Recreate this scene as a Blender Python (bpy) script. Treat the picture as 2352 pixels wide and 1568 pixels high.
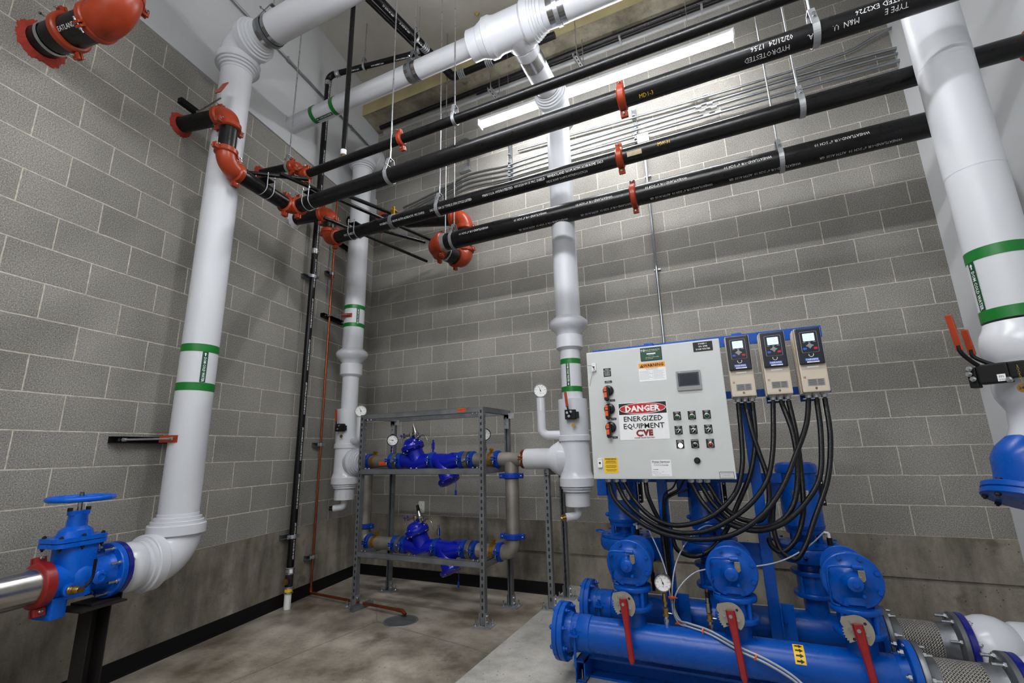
import bpy, bmesh, math, random
from mathutils import Vector as V, Matrix
random.seed(7)
for o in list(bpy.data.objects): bpy.data.objects.remove(o)
S = bpy.context.scene; COL = S.collection
PI = math.pi

# ------------------------------------------------------------------ camera, world, lights, exposure
cam = bpy.data.objects.new('camera', bpy.data.cameras.new('camera')); COL.objects.link(cam); S.camera = cam
def camrot(yaw, pitch, roll):
    f = V((math.sin(yaw)*math.cos(pitch), math.cos(yaw)*math.cos(pitch), math.sin(pitch)))
    r = V((math.cos(yaw), -math.sin(yaw), 0)); u = r.cross(f)
    c, s = math.cos(roll), math.sin(roll)
    r2 = c*r+s*u; u2 = -s*r+c*u
    return Matrix((r2, u2, -f)).transposed()
cam.matrix_world = Matrix.Translation((3.9501, -4.3161, 1.2795)) @ camrot(-.4349, .2307, -.0247).to_4x4()
cam.data.sensor_width = 36; cam.data.lens = 1067.63/2352*36; cam.data.clip_start = .05
W = bpy.data.worlds.new('world'); S.world = W; W.use_nodes = True
W.node_tree.nodes['Background'].inputs[0].default_value = (.8, .85, 1, 1)
W.node_tree.nodes['Background'].inputs[1].default_value = .15
S.view_settings.view_transform = 'Standard'; S.view_settings.look = 'None'
S.view_settings.gamma = 1; S.view_settings.use_curve_mapping = False
S.view_settings.exposure = 0.72
TUBE_POWER = 50.0     # emission strength of the tube lenses

# ------------------------------------------------------------------ materials
def newmat(name):
    m = bpy.data.materials.new(name); m.use_nodes = True
    nt = m.node_tree; return m, nt, nt.nodes['Principled BSDF']
def srgb(r, g, b):
    f = lambda c: ((c/255+.055)/1.055)**2.4 if c > 10 else c/255/12.92
    return (f(r), f(g), f(b), 1)
def N(nt, t, **kw):
    n = nt.nodes.new(t)
    for k, v in kw.items(): setattr(n, k, v)
    return n
def coords(nt, kind='Object'):
    return N(nt, 'ShaderNodeTexCoord').outputs[kind]
def ramp(nt, fac, stops):
    r = N(nt, 'ShaderNodeValToRGB'); nt.links.new(fac, r.inputs[0]); e = r.color_ramp.elements
    while len(e) < len(stops): e.new(.5)
    for i, (p, c) in enumerate(stops): e[i].position = p; e[i].color = c if len(c) == 4 else (*c, 1)
    return r.outputs[0]
def noise(nt, vec, scale, detail=4, rough=.55):
    n = N(nt, 'ShaderNodeTexNoise'); n.inputs['Scale'].default_value = scale; n.inputs['Detail'].default_value = detail
    n.inputs['Roughness'].default_value = rough; nt.links.new(vec, n.inputs['Vector']); return n.outputs[0]
def mix(nt, fac, a, b, mode='MIX'):
    n = N(nt, 'ShaderNodeMix', data_type='RGBA', blend_type=mode)
    for i, x in ((0, fac), (6, a), (7, b)):
        if hasattr(x, 'links'): nt.links.new(x, n.inputs[i])
        else: n.inputs[i].default_value = x
    return n.outputs[2]
def mathn(nt, op, a, b=0.0):
    n = N(nt, 'ShaderNodeMath', operation=op)
    for i, x in ((0, a), (1, b)):
        if hasattr(x, 'links'): nt.links.new(x, n.inputs[i])
        else: n.inputs[i].default_value = x
    return n.outputs[0]
def bump(nt, b, height, strength=.3, dist=.01):
    n = N(nt, 'ShaderNodeBump'); n.inputs['Strength'].default_value = strength; n.inputs['Distance'].default_value = dist
    nt.links.new(height, n.inputs['Height']); nt.links.new(n.outputs[0], b.inputs['Normal'])
def plain(name, rgb, rough=.5, metal=0, var=0, vscale=8, bmp=0, bscale=60, coat=0, spec=.5):
    m, nt, b = newmat(name); c = srgb(*rgb)
    b.inputs['Base Color'].default_value = c; b.inputs['Roughness'].default_value = rough; b.inputs['Metallic'].default_value = metal
    b.inputs['Specular IOR Level'].default_value = spec
    if coat: b.inputs['Coat Weight'].default_value = coat; b.inputs['Coat Roughness'].default_value = .12
    if var or bmp:
        o = coords(nt)
    if var:
        f = noise(nt, o, vscale, 5)
        lo = tuple(x*(1-var) for x in c[:3]); hi = tuple(min(1, x*(1+var)) for x in c[:3])
        nt.links.new(ramp(nt, f, [(.3, lo), (.7, hi)]), b.inputs['Base Color'])
        nt.links.new(mathn(nt, 'MULTIPLY_ADD', f, .25), b.inputs['Roughness'])
        b.inputs['Roughness'].links[0].from_node.inputs[2].default_value = max(.02, rough-.12)
    if bmp: bump(nt, b, noise(nt, o, bscale, 4), bmp, .004)
    return m
def emis(name, rgb, s):
    m, nt, b = newmat(name); b.inputs['Base Color'].default_value = srgb(*rgb)
    b.inputs['Emission Color'].default_value = srgb(*rgb); b.inputs['Emission Strength'].default_value = s; return m

def cmu(name, x0, z0):
    """running-bond concrete block; object x runs along the wall, z up"""
    m, nt, b = newmat(name); o = coords(nt)
    sp = N(nt, 'ShaderNodeSeparateXYZ'); nt.links.new(o, sp.inputs[0])
    w = noise(nt, o, 9, 3)
    jx = mathn(nt, 'MULTIPLY_ADD', w, .006); jx.node.inputs[2].default_value = -.003
    jz = mathn(nt, 'MULTIPLY_ADD', noise(nt, o, 13, 3), .006); jz.node.inputs[2].default_value = -.003
    cx = mathn(nt, 'ADD', mathn(nt, 'ADD', sp.outputs[0], -x0+.2032+40.64), jx)
    cz = mathn(nt, 'ADD', mathn(nt, 'ADD', sp.outputs[2], -z0), jz)
    cb = N(nt, 'ShaderNodeCombineXYZ'); nt.links.new(cx, cb.inputs[0]); nt.links.new(cz, cb.inputs[1])
    br = N(nt, 'ShaderNodeTexBrick', offset=.5, offset_frequency=2)
    nt.links.new(cb.outputs[0], br.inputs['Vector'])
    for k, v in {'Scale': 1, 'Mortar Size': .0048, 'Mortar Smooth': .35, 'Bias': 0, 'Brick Width': .4064, 'Row Height': .2032}.items(): br.inputs[k].default_value = v
    br.inputs['Color1'].default_value = (.42, .42, .42, 1); br.inputs['Color2'].default_value = (.60, .60, .60, 1); br.inputs['Mortar'].default_value = (.5, .5, .5, 1)
    fine = noise(nt, o, 330, 2, .8); mid = noise(nt, o, 150, 5, .8); big = noise(nt, o, 1.6, 4, .6)
    base = ramp(nt, mid, [(.37, srgb(46, 44, 42)), (.455, srgb(132, 129, 123)), (.56, srgb(165, 161, 154)), (.635, srgb(218, 214, 206))])
    base = mix(nt, .35, base, ramp(nt, fine, [(.33, srgb(58, 56, 54)), (.5, srgb(134, 131, 126)), (.66, srgb(190, 187, 181))]))
    base = mix(nt, .5, base, br.outputs['Color'], 'OVERLAY')
    base = mix(nt, .45, base, ramp(nt, big, [(.3, (.30, .30, .29)), (.7, (.66, .65, .64))]), 'OVERLAY')
    mort = ramp(nt, noise(nt, o, 30, 4), [(.3, srgb(170, 163, 150)), (.7, srgb(214, 208, 196))])
    col = mix(nt, br.outputs['Fac'], base, mort)
    # pale scuffs and drips of mortar
    sc = ramp(nt, noise(nt, o, 2.3, 8, .75), [(.66, (0, 0, 0)), (.72, (1, 1, 1))])
    col = mix(nt, mathn(nt, 'MULTIPLY', sc, .35), col, srgb(185, 181, 174))
    nt.links.new(col, b.inputs['Base Color']); b.inputs['Roughness'].default_value = .93; b.inputs['Specular IOR Level'].default_value = .2
    h = mathn(nt, 'SUBTRACT', mathn(nt, 'MULTIPLY', mid, .5), mathn(nt, 'MULTIPLY', br.outputs['Fac'], .8))
    bump(nt, b, h, .7, .006); return m
def concrete(name, c0, c1, sc=1.2, stain=None, bm=.25, rough=.85, streak=False, crack=False):
    m, nt, b = newmat(name); o = coords(nt)
    v = o
    if streak:
        mp = N(nt, 'ShaderNodeMapping'); mp.inputs['Scale'].default_value = (2.4, 2.4, .7); nt.links.new(o, mp.inputs[0]); v = mp.outputs[0]
    f = noise(nt, v, sc, 8, .62)
    col = ramp(nt, f, [(.36, srgb(*c0)), (.64, srgb(*c1))])
    g = noise(nt, o, 120, 3, .7)
    col = mix(nt, .3, col, ramp(nt, g, [(.3, (.3, .3, .3)), (.7, (.72, .72, .72))]), 'OVERLAY')
    if stain:
        s = ramp(nt, noise(nt, o, stain[1], 6, .6), [(.60, (0, 0, 0)), (.68, (1, 1, 1))])
        col = mix(nt, mathn(nt, 'MULTIPLY', s, stain[2]), col, srgb(*stain[0]))
    blot = noise(nt, o, 7, 7, .7)
    col = mix(nt, .6, col, ramp(nt, blot, [(.35, (.32, .32, .31)), (.5, (.5, .5, .5)), (.65, (.62, .61, .6))]), 'OVERLAY')
    # bug holes
    vo = N(nt, 'ShaderNodeTexVoronoi'); vo.inputs['Scale'].default_value = 17; nt.links.new(o, vo.inputs['Vector'])
    hole = ramp(nt, vo.outputs['Distance'], [(.06, (1, 1, 1)), (.10, (0, 0, 0))])
    col = mix(nt, mathn(nt, 'MULTIPLY', hole, .7), col, srgb(60, 57, 52))
    if crack:
        vc = N(nt, 'ShaderNodeTexVoronoi', feature='DISTANCE_TO_EDGE'); vc.inputs['Scale'].default_value = .55
        wv = mix(nt, .12, o, N(nt, 'ShaderNodeTexNoise').outputs[1]); nt.links.new(wv, vc.inputs['Vector'])
        ck = ramp(nt, vc.outputs['Distance'], [(.0, (1, 1, 1)), (.004, (0, 0, 0))])
        col = mix(nt, mathn(nt, 'MULTIPLY', ck, .5), col, srgb(80, 74, 66))
    nt.links.new(col, b.inputs['Base Color']); b.inputs['Roughness'].default_value = rough
    bump(nt, b, mathn(nt, 'SUBTRACT', g, hole), bm, .003); return m

LA = -.163
L = V((-math.sin(LA), -math.cos(LA), 0)); Nn = V((-L.y, L.x, 0)); Z = V((0, 0, 1)); X = V((1, 0, 0)); Y = V((0, 1, 0))
def LW(s, off, z): return L*s+Nn*off+Z*z
ZC = .6369

M = {}
M['cmu_b'] = cmu('block_back', .1237, ZC)
M['cmu_l'] = cmu('block_left', .181, ZC)
M['stem'] = concrete('formed_concrete', (92, 86, 76), (154, 147, 134), 1.4, ((78, 71, 60), 3.6, .6), .3, .85, True)
M['beamc'] = concrete('beam_concrete', (104, 96, 80), (164, 156, 138), 2.2, ((70, 62, 48), 5, .6), .4, .9)
M['beamf'] = plain('beam_spray', (164, 152, 112), .95, 0, .18, 3, .6, 50)
M['floor'] = concrete('slab', (96, 86, 73), (172, 164, 151), 1.7, ((84, 72, 58), 2.6, .6), .12, .42, False, True)
M['pad'] = concrete('pad', (150, 147, 140), (178, 175, 168), 2.0, ((120, 116, 108), 2.2, .35), .1, .7)
M['dry'] = plain('painted_drywall', (196, 198, 200), .8, 0, .03, 2, .08, 120)
M['ceil'] = plain('sprayed_ceiling', (190, 186, 178), .95, 0, .10, 2.5, .9, 22)
M['base'] = plain('rubber_base', (13, 13, 14), .5, 0, .1, 6, spec=.25)
M['white'] = None
M['pvc'] = plain('pvc_cover', (208, 210, 215), .22, 0, .02, 4)
M['strap'] = plain('polished_band', (170, 172, 176), .22, 1, .15, 10)
M['galv'] = plain('galvanised', (176, 179, 182), .42, .75, .22, 14)
M['galvd'] = plain('galvanised_dull', (120, 123, 126), .5, .55, .22, 10)
M['rod'] = plain('rod_zinc', (196, 198, 202), .3, 1, .1, 30)
M['gal_in'] = plain('strut_inside', (26, 27, 29), .7)
M['black'] = plain('black_steel', (9, 9, 11), .3, 0, .4, 22, .12, 90, .0, .4)
M['abs'] = plain('black_plastic', (8, 8, 9), .4, spec=.3)
M['blk'] = plain('black_matt', (11, 11, 12), .55, spec=.3)
M['orange'] = plain('coupling_orange', (152, 54, 24), .33, 0, .12, 14, .12, 60, .0, .35)
M['fire'] = plain('firestop_red', (150, 44, 28), .8, 0, .2, 30, .9, 60)
M['redcoup'] = plain('coupling_red', (136, 22, 20), .36, 0, .1, 14, .1, 60, .3)
M['blue'] = plain('pump_blue', (0, 74, 164), .28, 0, .05, 12, .08, 40, .0, .32)
M['vblue'] = plain('valve_blue', (2, 90, 198), .28, 0, .05, 12, .12, 50, .0, .35)
M['dblue'] = plain('prv_blue', (4, 22, 160), .22, 0, .06, 12, .1, 40, .0, .5)
M['cblue'] = plain('coupling_blue', (8, 54, 150), .32, 0, .08, 12, .1, 40, .0, .35)
M['ss'] = plain('stainless', (186, 184, 180), .2, .95, .06, 6)
M['ssd'] = plain('stainless_dull', (146, 140, 132), .45, .6, .25, 7)
M['brass'] = plain('brass', (176, 142, 84), .3, 1, .15, 20)
M['gold'] = plain('yellow_zinc', (176, 132, 48), .34, .8, .2, 16)
M['copper'] = plain('copper', (158, 84, 50), .34, .9, .25, 9)
M['bolt'] = plain('bolt_zinc', (186, 190, 194), .26, 1, .12, 30)
M['green'] = plain('green_tape', (6, 112, 36), .4)
M['grnlab'] = plain('green_label', (6, 70, 40), .4)
M['panel'] = plain('panel_grey', (196, 199, 197), .42, 0, .02, 12)
M['beige'] = plain('drive_beige', (198, 186, 168), .45)
M['navy'] = plain('drive_navy', (14, 20, 34), .3)
M['wht'] = plain('label_white', (232, 232, 232), .5)
M['txt'] = plain('print_black', (18, 18, 18), .6)
M['txtw'] = plain('print_white', (226, 226, 226), .6)
M['grey'] = plain('print_grey', (110, 110, 112), .6)
M['yel'] = plain('label_yellow', (236, 190, 22), .5)
M['wor'] = plain('label_orange', (232, 150, 30), .5)
M['orl'] = plain('sticker_orange', (226, 86, 26), .5)
M['dred'] = plain('sign_red', (186, 20, 26), .5)
M['maroon'] = plain('logo_maroon', (124, 30, 26), .5)
M['cabl'] = None
M['tubing'] = plain('clear_tubing', (160, 166, 176), .2)
M['lever'] = plain('lever_red', (140, 12, 16), .34, 0, .12, 14, .05, 60, .3)
M['plate'] = plain('zinc_plate', (164, 158, 146), .42, .6, .1, 20)
M['screen'] = emis('lcd', (170, 214, 226), .9)
M['dscreen'] = plain('screen_off', (58, 62, 72), .25)
M['hmi'] = plain('hmi_grey', (140, 140, 140), .4)
M['lamp_w'] = emis('lit_button', (255, 255, 255), 6)
M['tube'] = emis('led_lens', (250, 252, 255), TUBE_POWER)
M['btn_g'] = plain('button_green', (8, 70, 34), .25)
M['btn_r'] = plain('button_red', (120, 12, 18), .25)
M['btn_k'] = plain('button_black', (12, 12, 14), .25)
M['dial'] = plain('dial_face', (236, 236, 234), .4)
M['ltblue'] = plain('logo_blue', (40, 90, 190), .4)
M['ring'] = plain('ring_flange', (112, 115, 118), .4, .7, .15, 20)
M['rust'] = plain('rusty_black', (32, 27, 25), .7, .2, .3, 9, .2, 40)
M['fitting'] = plain('nickel', (168, 164, 156), .22, 1, .1, 20)
M['conduit'] = plain('emt', (160, 164, 167), .33, 1, .12, 9)
M['outlet'] = plain('outlet_plate', (214, 214, 208), .5)
M['wrapblue'] = plain('flange_navy', (6, 18, 120), .3, 0, 0, 8, 0, 60, .4)
def ribbed(name, rgb, sc, rough=.4, st=.9, crumple=False):
    m, nt, b = newmat(name); b.inputs['Base Color'].default_value = srgb(*rgb); b.inputs['Roughness'].default_value = rough
    uv = N(nt, 'ShaderNodeUVMap'); wv = N(nt, 'ShaderNodeTexWave', bands_direction='Y'); wv.inputs['Scale'].default_value = sc
    nt.links.new(uv.outputs[0], wv.inputs[0]); hgt = wv.outputs[1]
    if crumple:
        o = coords(nt); c_ = ramp(nt, noise(nt, o, 11, 8, .7), [(.58, (0, 0, 0)), (.66, (1, 1, 1))]); hgt = mathn(nt, 'ADD', hgt, mathn(nt, 'MULTIPLY', c_, 3.0))
    bump(nt, b, hgt, st, .003); return m
M['cabl'] = ribbed('liquidtight_conduit', (13, 13, 15), 85, .34, .4)
M['white'] = ribbed('pipe_jacket', (203, 205, 209), 55, .45, .05, True)
def braid():
    m, nt, b = newmat('steel_braid'); uv = N(nt, 'ShaderNodeUVMap')
    outs = []
    for sgn in (1, -1):
        mp = N(nt, 'ShaderNodeMapping'); mp.inputs['Rotation'].default_value = (0, 0, sgn*PI/4); nt.links.new(uv.outputs[0], mp.inputs[0])
        w = N(nt, 'ShaderNodeTexWave'); w.inputs['Scale'].default_value = 40; nt.links.new(mp.outputs[0], w.inputs[0]); outs.append(w.outputs[1])
    ck = N(nt, 'ShaderNodeTexChecker'); ck.inputs['Scale'].default_value = 127
    mp = N(nt, 'ShaderNodeMapping'); mp.inputs['Rotation'].default_value = (0, 0, PI/4); nt.links.new(uv.outputs[0], mp.inputs[0]); nt.links.new(mp.outputs[0], ck.inputs[0])
    h = mix(nt, ck.outputs[1], outs[0], outs[1])
    col = ramp(nt, h, [(.1, srgb(60, 57, 54)), (.5, srgb(228, 222, 214))]); nt.links.new(col, b.inputs['Base Color'])
    b.inputs['Metallic'].default_value = .6; b.inputs['Roughness'].default_value = .3; bump(nt, b, h, 1, .006); return m
M['braid'] = braid()

# ------------------------------------------------------------------ mesh builder
def basis(d):
    d = V(d).normalized(); h = Z if abs(d.z) < .9 else X
    a = h.cross(d).normalized(); b = d.cross(a); return a, b, d
class MB:
    def __init__(s): s.v = []; s.f = []; s.sm = []; s.uv = []; s.mi = []; s.m = 0
    def add(s, vs, fs, smooth=False, uvs=None):
        o = len(s.v); s.v += [tuple(x) for x in vs]
        for i, f in enumerate(fs):
            s.f.append([o+j for j in f]); s.sm.append(smooth if isinstance(smooth, bool) else smooth[i]); s.mi.append(s.m)
            s.uv.append(uvs[i] if uvs else None)
        return s
    def rings(s, rings, closed=False, caps=(True, True), smooth=True, lens=None, circ=1.0):
        n = len(rings[0]); vs = [p for r in rings for p in r]; fs = []; uvs = []
        m = len(rings)
        if lens is None: lens = list(range(m))
        for i in range(m-1 if not closed else m):
            k = (i+1) % m
            for j in range(n):
                q = (j+1) % n; fs.append([i*n+j, i*n+q, k*n+q, k*n+j])
                uvs.append([(j/n*circ, lens[i]), ((j+1)/n*circ, lens[i]), ((j+1)/n*circ, lens[k]), (j/n*circ, lens[k])])
        s.add(vs, fs, smooth, uvs)
        if not closed:
            for c, k in ((caps[0], 0), (caps[1], m-1)):
                if c:
                    o = len(s.v); s.v += [tuple(p) for p in rings[k]]
                    f = [o+j for j in range(n)]; f = f[::-1] if k == 0 else f
                    s.f.append(f); s.sm.append(False); s.mi.append(s.m); s.uv.append(None)
        return s
    def lathe(s, o, d, prof, n=28, caps=(True, True), smooth=True):
        a, b, d = basis(d); o = V(o); R = []; ls = []; t = 0; pp = None
        for (h, r) in prof:
            if pp: t += math.hypot(h-pp[0], r-pp[1])
            pp = (h, r); ls.append(t)
            R.append([o+d*h+(a*math.cos(2*PI*j/n)+b*math.sin(2*PI*j/n))*r for j in range(n)])
        # duplicate sharp rings for crisp steps
        if smooth and len(prof) > 2:
            out = []; lo = []
            for i in range(len(prof)):
                out.append(R[i]); lo.append(ls[i])
                if 0 < i < len(prof)-1:
                    u = V((prof[i][0]-prof[i-1][0], prof[i][1]-prof[i-1][1])); w = V((prof[i+1][0]-prof[i][0], prof[i+1][1]-prof[i][1]))
                    if u.length > 1e-6 and w.length > 1e-6 and u.angle(w) > .6:
                        seg = (out, lo); s.rings(out, caps=(caps[0] and out[0] is R[0], False), lens=lo, circ=2*PI*max(p[1] for p in prof)); out = [R[i]]; lo = [ls[i]]
            s.rings(out, caps=(caps[0] and out[0] is R[0], caps[1]), lens=lo, circ=2*PI*max(p[1] for p in prof)); return s
        return s.rings(R, caps=caps, smooth=smooth, lens=ls, circ=2*PI*max(p[1] for p in prof))
    def cyl(s, p, q, r, r2=None, n=24, caps=(True, True)):
        p = V(p); q = V(q); return s.lathe(p, q-p, [(0, r), ((q-p).length, r if r2 is None else r2)], n, caps)
    def tube(s, pts, r, n=12, caps=(True, True), closed=False):
        pts = [V(p) for p in pts]; m = len(pts); R = []; ls = [0]
        for i in range(1, m): ls.append(ls[-1]+(pts[i]-pts[i-1]).length)
        tg = []
        for i in range(m):
            if closed: t = pts[(i+1) % m]-pts[i-1]
            else: t = pts[min(i+1, m-1)]-pts[max(i-1, 0)]
            tg.append(t.normalized())
        a, b, _ = basis(tg[0])
        for i in range(m):
            a = (a-tg[i]*a.dot(tg[i])).normalized(); b = tg[i].cross(a)
            rr = r[i] if isinstance(r, (list, tuple)) else r
            R.append([pts[i]+(a*math.cos(2*PI*j/n)+b*math.sin(2*PI*j/n))*rr for j in range(n)])
        return s.rings(R, closed=closed, caps=caps, lens=ls, circ=2*PI*(r if not isinstance(r, (list, tuple)) else max(r)))
    def box(s, c, sx, sy=None, sz=None, ax=None, bev=0):
        if sy is None: sx, sy, sz = sx
        ax = ax or (X, Y, Z); c = V(c); h = (sx/2, sy/2, sz/2)
        if bev <= 0:
            vs = [c+ax[0]*(i*h[0])+ax[1]*(j*h[1])+ax[2]*(k*h[2]) for i in (-1, 1) for j in (-1, 1) for k in (-1, 1)]
            return s.add(vs, [[0, 1, 3, 2], [4, 6, 7, 5], [0, 4, 5, 1], [2, 3, 7, 6], [0, 2, 6, 4], [1, 5, 7, 3]])
        bm = bmesh.new(); bmesh.ops.create_cube(bm, size=1)
        for v in bm.verts: v.co = V((v.co.x*sx, v.co.y*sy, v.co.z*sz))
        bmesh.ops.bevel(bm, geom=list(bm.edges), offset=bev, segments=2, profile=.7, affect='EDGES', clamp_overlap=True)
        bm.verts.index_update(); vs = [c+ax[0]*v.co.x+ax[1]*v.co.y+ax[2]*v.co.z for v in bm.verts]
        s.add(vs, [[v.index for v in f.verts] for f in bm.faces]); bm.free(); return s
    def prism(s, pts2, o, u, w, th, nrm=None, smooth=False):
        u = V(u).normalized(); w = V(w).normalized(); nrm = nrm or u.cross(w); o = V(o); n = len(pts2)
        A = [o+u*p[0]+w*p[1] for p in pts2]; B = [p+nrm*th for p in A]
        fs = [list(range(n))[::-1], list(range(n, 2*n))]+[[i, (i+1) % n, n+(i+1) % n, n+i] for i in range(n)]
        return s.add(A+B, fs, smooth)
    def hexb(s, p, d, r=.008, h=.006, shank=None):
        a, b, d = basis(d); p = V(p)
        R = [[p+d*t+(a*math.cos(PI/3*j)+b*math.sin(PI/3*j))*r for j in range(6)] for t in (0, h)]
        s.rings(R, smooth=False)
        if shank: s.cyl(p+d*h, p+d*(h+shank), r*.52, n=10)
        return s
    def sphere(s, c, r, n=16, sc=(1, 1, 1)):
        m = n//2; c = V(c)
        R = [[c+V((math.sin(PI*i/m)*math.cos(2*PI*j/n)*r*sc[0], math.sin(PI*i/m)*math.sin(2*PI*j/n)*r*sc[1], math.cos(PI*i/m)*r*sc[2])) for j in range(n)][::-1] for i in range(m+1)]
        R[0] = [p+V((1e-5*math.cos(j), 1e-5*math.sin(j), 0)) for j, p in enumerate(R[0])]
        return s.rings(R, caps=(False, False))
    def pieces(s, gap=.0012):
        par = list(range(len(s.v)))
        def find(a):
            while par[a] != a: par[a] = par[par[a]]; a = par[a]
            return a
        for f in s.f:
            r = find(f[0])
            for j in f[1:]: par[find(j)] = r
        isl = {}
        for i, f in enumerate(s.f): isl.setdefault(find(f[0]), []).append(i)
        bb = []
        for k, fs in isl.items():
            vv = [s.v[j] for i in fs for j in s.f[i]]
            bb.append(([min(p[a] for p in vv)-gap for a in range(3)], [max(p[a] for p in vv)+gap for a in range(3)], fs))
        grp = list(range(len(bb)))
        def fg(a):
            while grp[a] != a: a = grp[a]
            return a
        for i in range(len(bb)):
            for j in range(i):
                if all(bb[i][0][a] <= bb[j][1][a] and bb[j][0][a] <= bb[i][1][a] for a in range(3)): grp[fg(i)] = fg(j)
        out = {}
        for i in range(len(bb)): out.setdefault(fg(i), []).extend(bb[i][2])
        res = []
        for fs in out.values():
            m = MB(); mp = {}
            for i in sorted(fs):
                nf = []
                for j in s.f[i]:
                    if j not in mp: mp[j] = len(m.v); m.v.append(s.v[j])
                    nf.append(mp[j])
                m.f.append(nf); m.sm.append(s.sm[i]); m.uv.append(s.uv[i]); m.mi.append(s.mi[i])
            res.append(m)
        return res
    SPLIT = {'bolt', 'nut', 'anchor_bolt', 'cable_gland', 'hole', 'strap', 'conduit_strap', 'band_screw', 'casing_bolt', 'cooling_rib', 'corner_plate', 'drive_bracket', 'soft_key', 'lug', 'gland_bolt', 'clamp_jaw', 'cock_handle', 'mount_hole', 'end_cap', 'red_insert', 'saddle', 'cap_nut', 'tee', 'elbow', 'base_channel', 'nipple', 'fitting'}
    def build(s, name, mat, parent=None, **tags):
        if name in MB.SPLIT and parent is not None and s.f:
            ps = s.pieces()
            if len(ps) > 1:
                obs = [p._build(name, mat, parent, **tags) for p in ps]; return obs[0]
        return s._build(name, mat, parent, **tags)
    def _build(s, name, mat, parent=None, **tags):
        me = bpy.data.meshes.new(name); o0 = V((0, 0, 0))
        if parent is not None: o0 = wloc(parent)
        elif s.v:
            lo = V([min(p[i] for p in s.v) for i in range(3)]); hi = V([max(p[i] for p in s.v) for i in range(3)])
            o0 = V(((lo.x+hi.x)/2, (lo.y+hi.y)/2, lo.z))
            if tags.get('origin') is not None: o0 = V(tags['origin'])
        vs = [V(p)-o0 for p in s.v]
        me.from_pydata(vs, [], s.f); me.polygons.foreach_set('use_smooth', s.sm)
        mats = mat if isinstance(mat, (list, tuple)) else [mat]
        for x in mats: me.materials.append(x)
        if len(mats) > 1: me.polygons.foreach_set('material_index', s.mi)
        if any(u is not None for u in s.uv):
            ul = me.uv_layers.new(name='UVMap').data; i = 0
            for f, u in zip(s.f, s.uv):
                for k in range(len(f)):
                    if u: ul[i].uv = u[k]
                    i += 1
        me.update(); ob = bpy.data.objects.new(name, me); COL.objects.link(ob)
        if parent is not None: ob.parent = parent
        else: ob.location = o0
        for k in ('label', 'category', 'group', 'kind'):
            if k in tags: ob[k] = tags[k]
        return ob
def wloc(o):
    p = V((0, 0, 0))
    while o is not None: p += o.location; o = o.parent
    return p
def thing(name, loc, label, cat, group=None):
    o = bpy.data.objects.new(name, None); COL.objects.link(o); o.location = loc; o.empty_display_size = .05
    o['label'] = label; o['category'] = cat
    if group: o['group'] = group
    return o
def struct(name, mb, mat, origin=(0, 0, 0)): return mb.build(name, mat, origin=origin, kind='structure')
def copy_tree(o, parent=None, loc=None, label=None):
    c = o.copy(); COL.objects.link(c); c.parent = parent
    if loc is not None: c.location = loc
    if label: c['label'] = label
    for ch in list(o.children): copy_tree(ch, c)
    return c
def arc(corner, din, dout, R, n=10):
    """points of a bend from travelling direction din to dout about the corner point"""
    corner = V(corner); din = V(din).normalized(); dout = V(dout).normalized()
    ang = din.angle(dout); t = R*math.tan(ang/2); p = corner-din*t
    nrm = (dout-din*dout.dot(din)).normalized(); c = p+nrm*R; out = []
    for i in range(n+1):
        a = ang*i/n; out.append(c-nrm*R*math.cos(a)+din*R*math.sin(a))
    return out
def crom(P, n=8):
    """centripetal Catmull-Rom through the points"""
    P = [V(p) for p in P]; Q = [P[0]*2-P[1]]+P+[P[-1]*2-P[-2]]; out = []
    for i in range(1, len(Q)-2):
        p0, p1, p2, p3 = Q[i-1:i+3]; t0 = 0; t1 = t0+max(1e-4, (p1-p0).length)**.5; t2 = t1+max(1e-4, (p2-p1).length)**.5; t3 = t2+max(1e-4, (p3-p2).length)**.5
        for k in range(n):
            t = t1+(t2-t1)*k/n
            a1 = p0*((t1-t)/(t1-t0))+p1*((t-t0)/(t1-t0)); a2 = p1*((t2-t)/(t2-t1))+p2*((t-t1)/(t2-t1)); a3 = p2*((t3-t)/(t3-t2))+p3*((t-t2)/(t3-t2))
            b1 = a1*((t2-t)/(t2-t0))+a2*((t-t0)/(t2-t0)); b2 = a2*((t3-t)/(t3-t1))+a3*((t-t1)/(t3-t1)); out.append(b1*((t2-t)/(t2-t1))+b2*((t-t1)/(t2-t1)))
    return out+[P[-1]]
def circle2(r, n=24, c=(0, 0)): return [(c[0]+r*math.cos(2*PI*i/n), c[1]+r*math.sin(2*PI*i/n)) for i in range(n)]
def rrect(w, h, r, n=4):
    out = []
    for cx, cy, a0 in ((w/2-r, h/2-r, 0), (-w/2+r, h/2-r, PI/2), (-w/2+r, -h/2+r, PI), (w/2-r, -h/2+r, 1.5*PI)):
        out += [(cx+r*math.cos(a0+PI/2*i/n), cy+r*math.sin(a0+PI/2*i/n)) for i in range(n+1)]
    return out
_dg = None
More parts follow.
